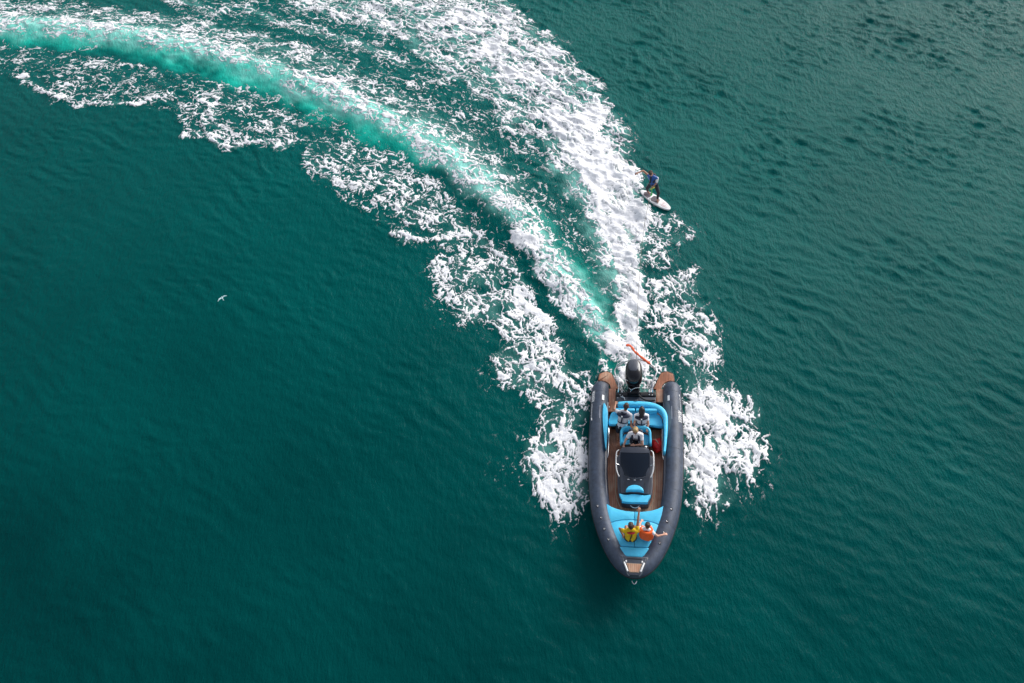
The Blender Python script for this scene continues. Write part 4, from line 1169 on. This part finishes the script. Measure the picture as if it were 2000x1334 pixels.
# -- driver, facing the bow
e3, g3 = person("blond person in sunglasses, white T-shirt and navy life jacket, steering from the helm seat", (.02, .42, .87),
    dict(head=(.025, .31, 1.66), neck=(.03, .34, 1.50), pelvis=(.03, .46, .99), shl=(.205, .34, 1.39), shr=(-.155, .36, 1.39), hipl=(.12, .44, .95), hipr=(-.07, .44, .95),
         ell=(.235, .11, 1.18), wrl=(.0, .09, 1.16), elr=(-.29, .22, 1.24), wrr=(-.345, .06, 1.15), hdl=(-.10, .01, .0), hdr=(0, -.09, -.02),
         knl=(.14, .06, .93), anl=(.16, .16, .50), tol=(.16, .02, .42), knr=(-.10, .06, .93), anr=(-.12, .16, .50), tor=(-.12, .02, .42)),
    (-.10, -1, .55), SK_FAIR, M["hair_blond"], M["tee_white"], .45, bottom=M["shorts_dark"], leg_cov=.7)
lj, P3 = harness(e3, g3, M["navy"], collar_r=.042)
for s in (-1, 1):
    MB().tube([P3(.098*s, .185, -.15), P3(.092*s, .182, -.26)], .010, n=6).build("reflective_stripe", M["white"], lj)
gl = MB()
for s in (-1, 1): gl.ball(g3["head"] + g3["U2"]*.008 + g3["F"]*.096 + g3["Rt"]*.034*s, (.028, .018, .020), 10, 6)
gl.tube([g3["head"]+g3["U2"]*.012+g3["F"]*.098-g3["Rt"]*.03, g3["head"]+g3["U2"]*.012+g3["F"]*.098+g3["Rt"]*.03], .005, n=5)
for s in (-1, 1): gl.tube([g3["head"]+g3["U2"]*.012+g3["F"]*.085+g3["Rt"]*.062*s, g3["head"]+g3["U2"]*.012+g3["Rt"]*.094*s], .005, n=5)
gl.build("sunglasses", M["lens"], e3)
# -- two on the bow pad, both facing aft
e4, g4 = person("brown haired person in a yellow T-shirt on the bow cushion, one arm raised high", (-.11, -2.84, .775),
    dict(head=(-.085, -2.74, 1.52), neck=(-.09, -2.78, 1.36), pelvis=(-.11, -2.84, .88), shl=(-.265, -2.80, 1.25), shr=(.08, -2.79, 1.27), hipl=(-.20, -2.82, .87), hipr=(-.02, -2.82, .87),
         ell=(-.42, -2.66, 1.10), wrl=(-.33, -2.78, .92), elr=(.115, -2.56, 1.46), wrr=(.14, -2.36, 1.60), hdl=(.07, -.06, -.04), hdr=(.01, .09, .05),
         knl=(-.24, -2.50, .87), anl=(-.18, -2.76, .84), tol=(-.16, -2.88, .84), knr=(.02, -2.50, .87), anr=(-.02, -2.76, .84), tor=(-.04, -2.88, .84)),
    (-.05, 1, -.15), SK_TAN, M["hair_brown"], M["tee_yellow"], .40, bottom=M["shorts_dark"], leg_cov=.5, sz=.97)
def P4(a, f, u):
    n0 = (g4["sl"]+g4["sr"])/2; return n0 + Vector((a, -f*-1, u))
rc = MB().tube(spline([P4(-.13, .03, -.02), P4(-.08, -.06, .03), P4(.0, -.085, .04), P4(.08, -.07, .04), P4(.13, .0, .03)], 4), [.03]*17, n=8).build("red_collar", M["scarf_red"], e4)
MB().tube([P4(.03, -.12, .02), P4(.0, -.135, -.14), P4(-.03, -.145, -.30), P4(-.06, -.155, -.38)], .014, n=6).build("black_strap", M["rubber"], rc)
ring = [P4(.16*math.cos(t)-.01, .125*math.sin(t)-.01, -.26) for t in [2*math.pi*k/28 for k in range(28)]]
MB().tube(ring, .010, n=6, closed=True).build("waist_strap", M["tee_yellow"], rc)
e5, g5 = person("child in a bulky orange life vest on the bow cushion, arm over the tube", (.34, -2.78, .775),
    dict(head=(.385, -2.68, 1.46), neck=(.37, -2.72, 1.31), pelvis=(.34, -2.78, .88), shl=(.20, -2.70, 1.22), shr=(.50, -2.76, 1.20), hipl=(.26, -2.77, .87), hipr=(.42, -2.77, .87),
         ell=(.14, -2.52, 1.06), wrl=(.20, -2.34, .95), elr=(.66, -2.84, 1.10), wrr=(.82, -2.78, 1.08), hdl=(.03, .08, -.04), hdr=(.09, .03, 0),
         knl=(.22, -2.46, .86), anl=(.26, -2.70, .83), tol=(.28, -2.82, .83), knr=(.46, -2.46, .86), anr=(.42, -2.70, .83), tor=(.40, -2.82, .83)),
    (.1, 1, -.15), SK_FAIR, M["hair_brown"], M["tee_white"], .35, bottom=M["shorts_dark"], leg_cov=.5, sz=.88)
# bulky foam vest
n0 = (g5["sl"]+g5["sr"])/2; pl = g5["pel"]; lt = (g5["sr"]-g5["sl"]).normalized(); q = .88
vest_segs = [(pl-lt*.075+Vector((0, 0, .06)), .130, n0-lt*.085-Vector((0, 0, .07)), .135), (pl+lt*.075+Vector((0, 0, .06)), .130, n0+lt*.085-Vector((0, 0, .07)), .135), (pl+Vector((0, 0, .05)), .14, n0-Vector((0, 0, .07)), .14)]
vest = blobs("life_vest", vest_segs, M["vest_orange"], e5, .012, 2, noise=.010)
cpath = [n0+Vector((-.10, .13, -.10)), n0+Vector((-.145, .04, .045)), n0+Vector((-.10, -.085, .065)), n0+Vector((.02, -.125, .07)), n0+Vector((.12, -.08, .065)), n0+Vector((.14, .04, .045)), n0+Vector((.10, .13, -.10))]
MB().tube(spline(cpath, 5), .042, n=10).build("vest_collar", M["vest_orange"], vest)

# -- the wake surfer
SF = Matrix.Identity(4)
board_c = Vector((6.02, 21.345, 0.0))
hB = float(height(np.array([6.02]), np.array([21.345]))[0]) if True else 0
zb = max(hB, 0.0) + .09
e6, g6 = person("wake surfer in blue vest and black leggings standing on the white board, one arm out", (5.97, 21.40, zb),
    dict(head=(5.66, 21.44, 1.30+zb), neck=(5.74, 21.47, 1.15+zb), pelvis=(5.88, 21.50, .70+zb), shl=(5.95, 21.42, 1.06+zb), shr=(5.63, 21.56, 1.08+zb), hipl=(5.98, 21.50, .66+zb), hipr=(5.82, 21.59, .66+zb),
         ell=(5.96, 21.34, .92+zb), wrl=(5.85, 21.28, .76+zb), elr=(5.40, 21.72, 1.20+zb), wrr=(5.17, 21.60, 1.20+zb), hdl=(-.06, -.03, -.05), hdr=(-.09, -.05, 0),
         knl=(6.10, 21.22, .44+zb), anl=(6.12, 21.24, .08+zb), tol=(6.13, 21.07, .03+zb), knr=(5.66, 21.52, .42+zb), anr=(5.76, 21.72, .08+zb), tor=(5.83, 21.60, .03+zb)),
    (-.10, -1, -.35), SK_TAN, M["hair_brown"], M["rash_blue"], .12, bottom=M["neoprene"], leg_cov=1.2, frame=Matrix.Identity(4), sz=1.0)
blobs("sleeve", [(g6["sl"], .070, mid(g6["sl"], g6["J"]["ell"], .85), .056)], M["tee_white"], e6, .011, 2)
n0 = (g6["sl"]+g6["sr"])/2
cp = [n0+Vector((-.10, -.13, -.18)), n0+Vector((-.10, -.08, -.0)), n0+Vector((-.07, .05, .08)), n0+Vector((.07, .05, .08)), n0+Vector((.10, -.08, -.02)), n0+Vector((.03, -.14, -.16))]
MB().tube(spline(cp, 5), .04, n=10).build("vest_collar", M["neoprene"], e6)

# ------------------------------------------------------------------ loose things
wb = bpy.data.objects.new("wakesurf_board", None); COL.objects.link(wb)
tip, tail = Vector((6.60, 20.72)), Vector((5.50, 21.90))
d2 = (tip-tail); ang = math.atan2(d2.y, d2.x); Lb = d2.length
wb.location = ((tip.x+tail.x)/2, (tip.y+tail.y)/2, zb-.045); wb.rotation_euler = (0, rad(-2), ang)
tag(wb, "white wakesurf board with dark grip pads under the surfer's feet", "surfboard")
outl = []
for k in range(40):
    a = 2*math.pi*k/40; x = math.cos(a); y = math.sin(a)
    w = .235*(1 - .10*x*x) * (1 if x > 0 else (1-.18*x*x))
    outl.append((Lb/2*math.copysign(abs(x)**.9, x), w*math.copysign(abs(y)**.85, y)))
rock = lambda x, y: 0.0
bd = slab("board_deck", outl, -.02, .035, M["white"], wb, bev=.018, zf=rock)
M["grip"] = mat("grip_pad_grey", (0.13, 0.11, 0.13), 0.8, noise=(14, .3))
def pad(poly): 
    return slab("grip_pad", poly, .036, .043, M["grip"], bd, zf=rock)
pad([(.17, .10), (.20, .0), (.17, -.12), (-.05, -.19), (-.17, -.12), (-.17, .12), (-.05, .19)])
pad([(-.27, .17), (-.25, .0), (-.27, -.17), (-.52, -.15), (-.60, 0), (-.52, .15)])
M["redink"] = mat("red_print", (0.55, 0.12, 0.10), 0.5)
for pts in ([(.34, .06), (.40, .13), (.50, .12), (.55, .03), (.50, -.04), (.42, -.02), (.40, .05), (.46, .07)], [(.36, -.06), (.46, -.10), (.58, -.07), (.66, .0)]):
    MB().tube([(x, y, .042+rock(x, y)) for x, y in [(p.x, p.y) for p in spline(pts, 4)]], .006, n=4, flat=.4).build("red_drawing", M["redink"], bd)

wrl = Vector((5.85, 21.28, .76+zb))
hdl = MB().tube([wrl+Vector((-.13, -.10, -.08)), wrl+Vector((.05, .02, -.08))], .022, n=8)
hv = wrl + Vector((-.06, -.05, -.10))
_gs = MB().tube(spline([hv, hv+Vector((.02, .0, -.14)), hv+Vector((.05, .03, -.30)), hv+Vector((.03, .05, -.42))], 4), [.045]*12+[.03], n=8, flat=.5)
GS_ = _gs

Mb = BOAT
a0 = Mb @ Vector((.02, 3.60, .99))
rp = spline([tuple(a0), (4.36, 13.6, 1.12), (4.62, 15.4, .80), (4.98, 17.6, .60), (5.36, 19.6, .62), tuple(hv)], 12)
rope = MB().tube(rp, .008, n=6).build("tow_rope", M["rope"], None)
hdl.build("tow_handle", M["lime"], rope); GS_.build("green_strap", M["green"], rope)
tag(rope, "thin dark tow line running from the boat's stern frame to the surfer", "rope")

ospts = [Mb @ Vector(p) for p in ((-.29, 4.20, 1.02), (-.20, 4.16, 1.04), (-.13, 4.06, 1.06), (-.05, 3.92, 1.04), (.06, 3.78, 1.06), (.20, 3.64, 1.05), (.34, 3.52, 1.03), (.46, 3.42, 1.0))]
pts = spline([tuple(p) for p in ospts], 5)
rs = [.03 + .0*i for i in range(len(pts))]
rs = [.06 if i < 3 else (.030 + .018*abs(math.sin(i*.42))) for i in range(len(pts))]
osb = MB().tube(pts, rs, n=8, flat=.35)
osb.ball(pts[-1], (.05, .05, .045), 10, 6)
osb.tube([pts[-6]+Vector((.0, 0, .02)), pts[-1]+Vector((-.05, -.02, -.02))], .012, n=5)
o = osb.build("orange_strap", M["orange"], None)
tag(o, "bright orange webbing streamer blowing behind the motor, tied to the tow frame", "strap")

# crumpled red bag on the deck beside the helm seat
bagm = MB(); bagm.ball((0, 0, .13), (.175, .25, .14), 28, 18)
bag = bagm.build("red_bag", M["red"], None, sharp=None)
me = bag.data; nv = len(me.vertices); co = np.empty(nv*3, np.float32); me.vertices.foreach_get("co", co); co = co.reshape(-1, 3).astype(float)
d = 1 + .16*perlin(co[:, 0]*7+2, co[:, 1]*7+co[:, 2]*5, 71) + .12*(1-2*np.abs(perlin(co[:, 0]*13, co[:, 1]*13+co[:, 2]*9, 72)))
co[:, 0] *= d; co[:, 1] *= d; co[:, 2] = np.maximum(.002, .13 + (co[:, 2]-.13)*d)
me.vertices.foreach_set("co", co.astype(np.float32).ravel()); me.update()
bag.matrix_world = BOAT @ Matrix.Translation((.70, .50, .366)) @ Matrix.Rotation(rad(8), 4, 'Z')
tag(bag, "crumpled red dry bag lying on the teak deck right of the helm seat", "bag")
MB().tube(spline([(-.12, .16, .24), (-.04, .10, .30), (.02, -.02, .27), (.0, -.14, .24), (.10, -.20, .15)], 4), .014, n=6, flat=.5).build("bag_strap", M["trim"], bag)

# small pale seabird over the water
bird = bpy.data.objects.new("seabird", None); COL.objects.link(bird)
bird.location = (-10.9, 15.9, .35); bird.rotation_euler = (0, rad(-10), rad(35)); bird.scale = (.42, .42, .42)
tag(bird, "small white seabird gliding low over the calm dark water", "bird")
M["feather"] = mat("pale_feathers", (0.50, 0.70, 0.72), 0.7)
MB().tube([(0, .20, 0), (0, .12, .01), (0, 0, .01), (0, -.12, 0), (0, -.24, -.005)], [.018, .038, .045, .03, .012], n=10).build("body", M["feather"], bird)
MB().tube([(0, .20, .0), (0, .255, -.01)], [.012, .003], n=6).build("beak", M["orange"], bird)
for s in (1, -1):
    mb = MB(); L_ = [(.02, .07, -.06), (.14, .12, -.02), (.26, .10, -.05), (.38, .0, -.10), (.46, -.12, -.14)]
    vs = []
    for x, a, b in L_:
        z = .02 + .05*math.sin(x*5)
        vs += [(x*s, a, z+.006), (x*s, b, z), (x*s, (a+b)/2, z-.006)]
    fs = []
    for i in range(len(L_)-1):
        for j in range(3): fs.append((i*3+j, i*3+(j+1) % 3, (i+1)*3+(j+1) % 3, (i+1)*3+j))
    fs += [(2, 1, 0), (12, 13, 14)]
    mb.add(vs, fs); mb.build("wing", M["feather"], bird)
MB().add([], [])
tl = MB(); tl.add([(-.02, -.20, 0), (.02, -.20, 0), (.05, -.33, .0), (0, -.30, .0), (-.05, -.33, 0), (-.02, -.20, -.008), (.02, -.20, -.008), (.05, -.33, -.008), (0, -.30, -.008), (-.05, -.33, -.008)],
    [(0, 1, 2, 3, 4), (9, 8, 7, 6, 5), (0, 5, 6, 1), (1, 6, 7, 2), (2, 7, 8, 3), (3, 8, 9, 4), (4, 9, 5, 0)]); tl.build("tail", M["feather"], bird)
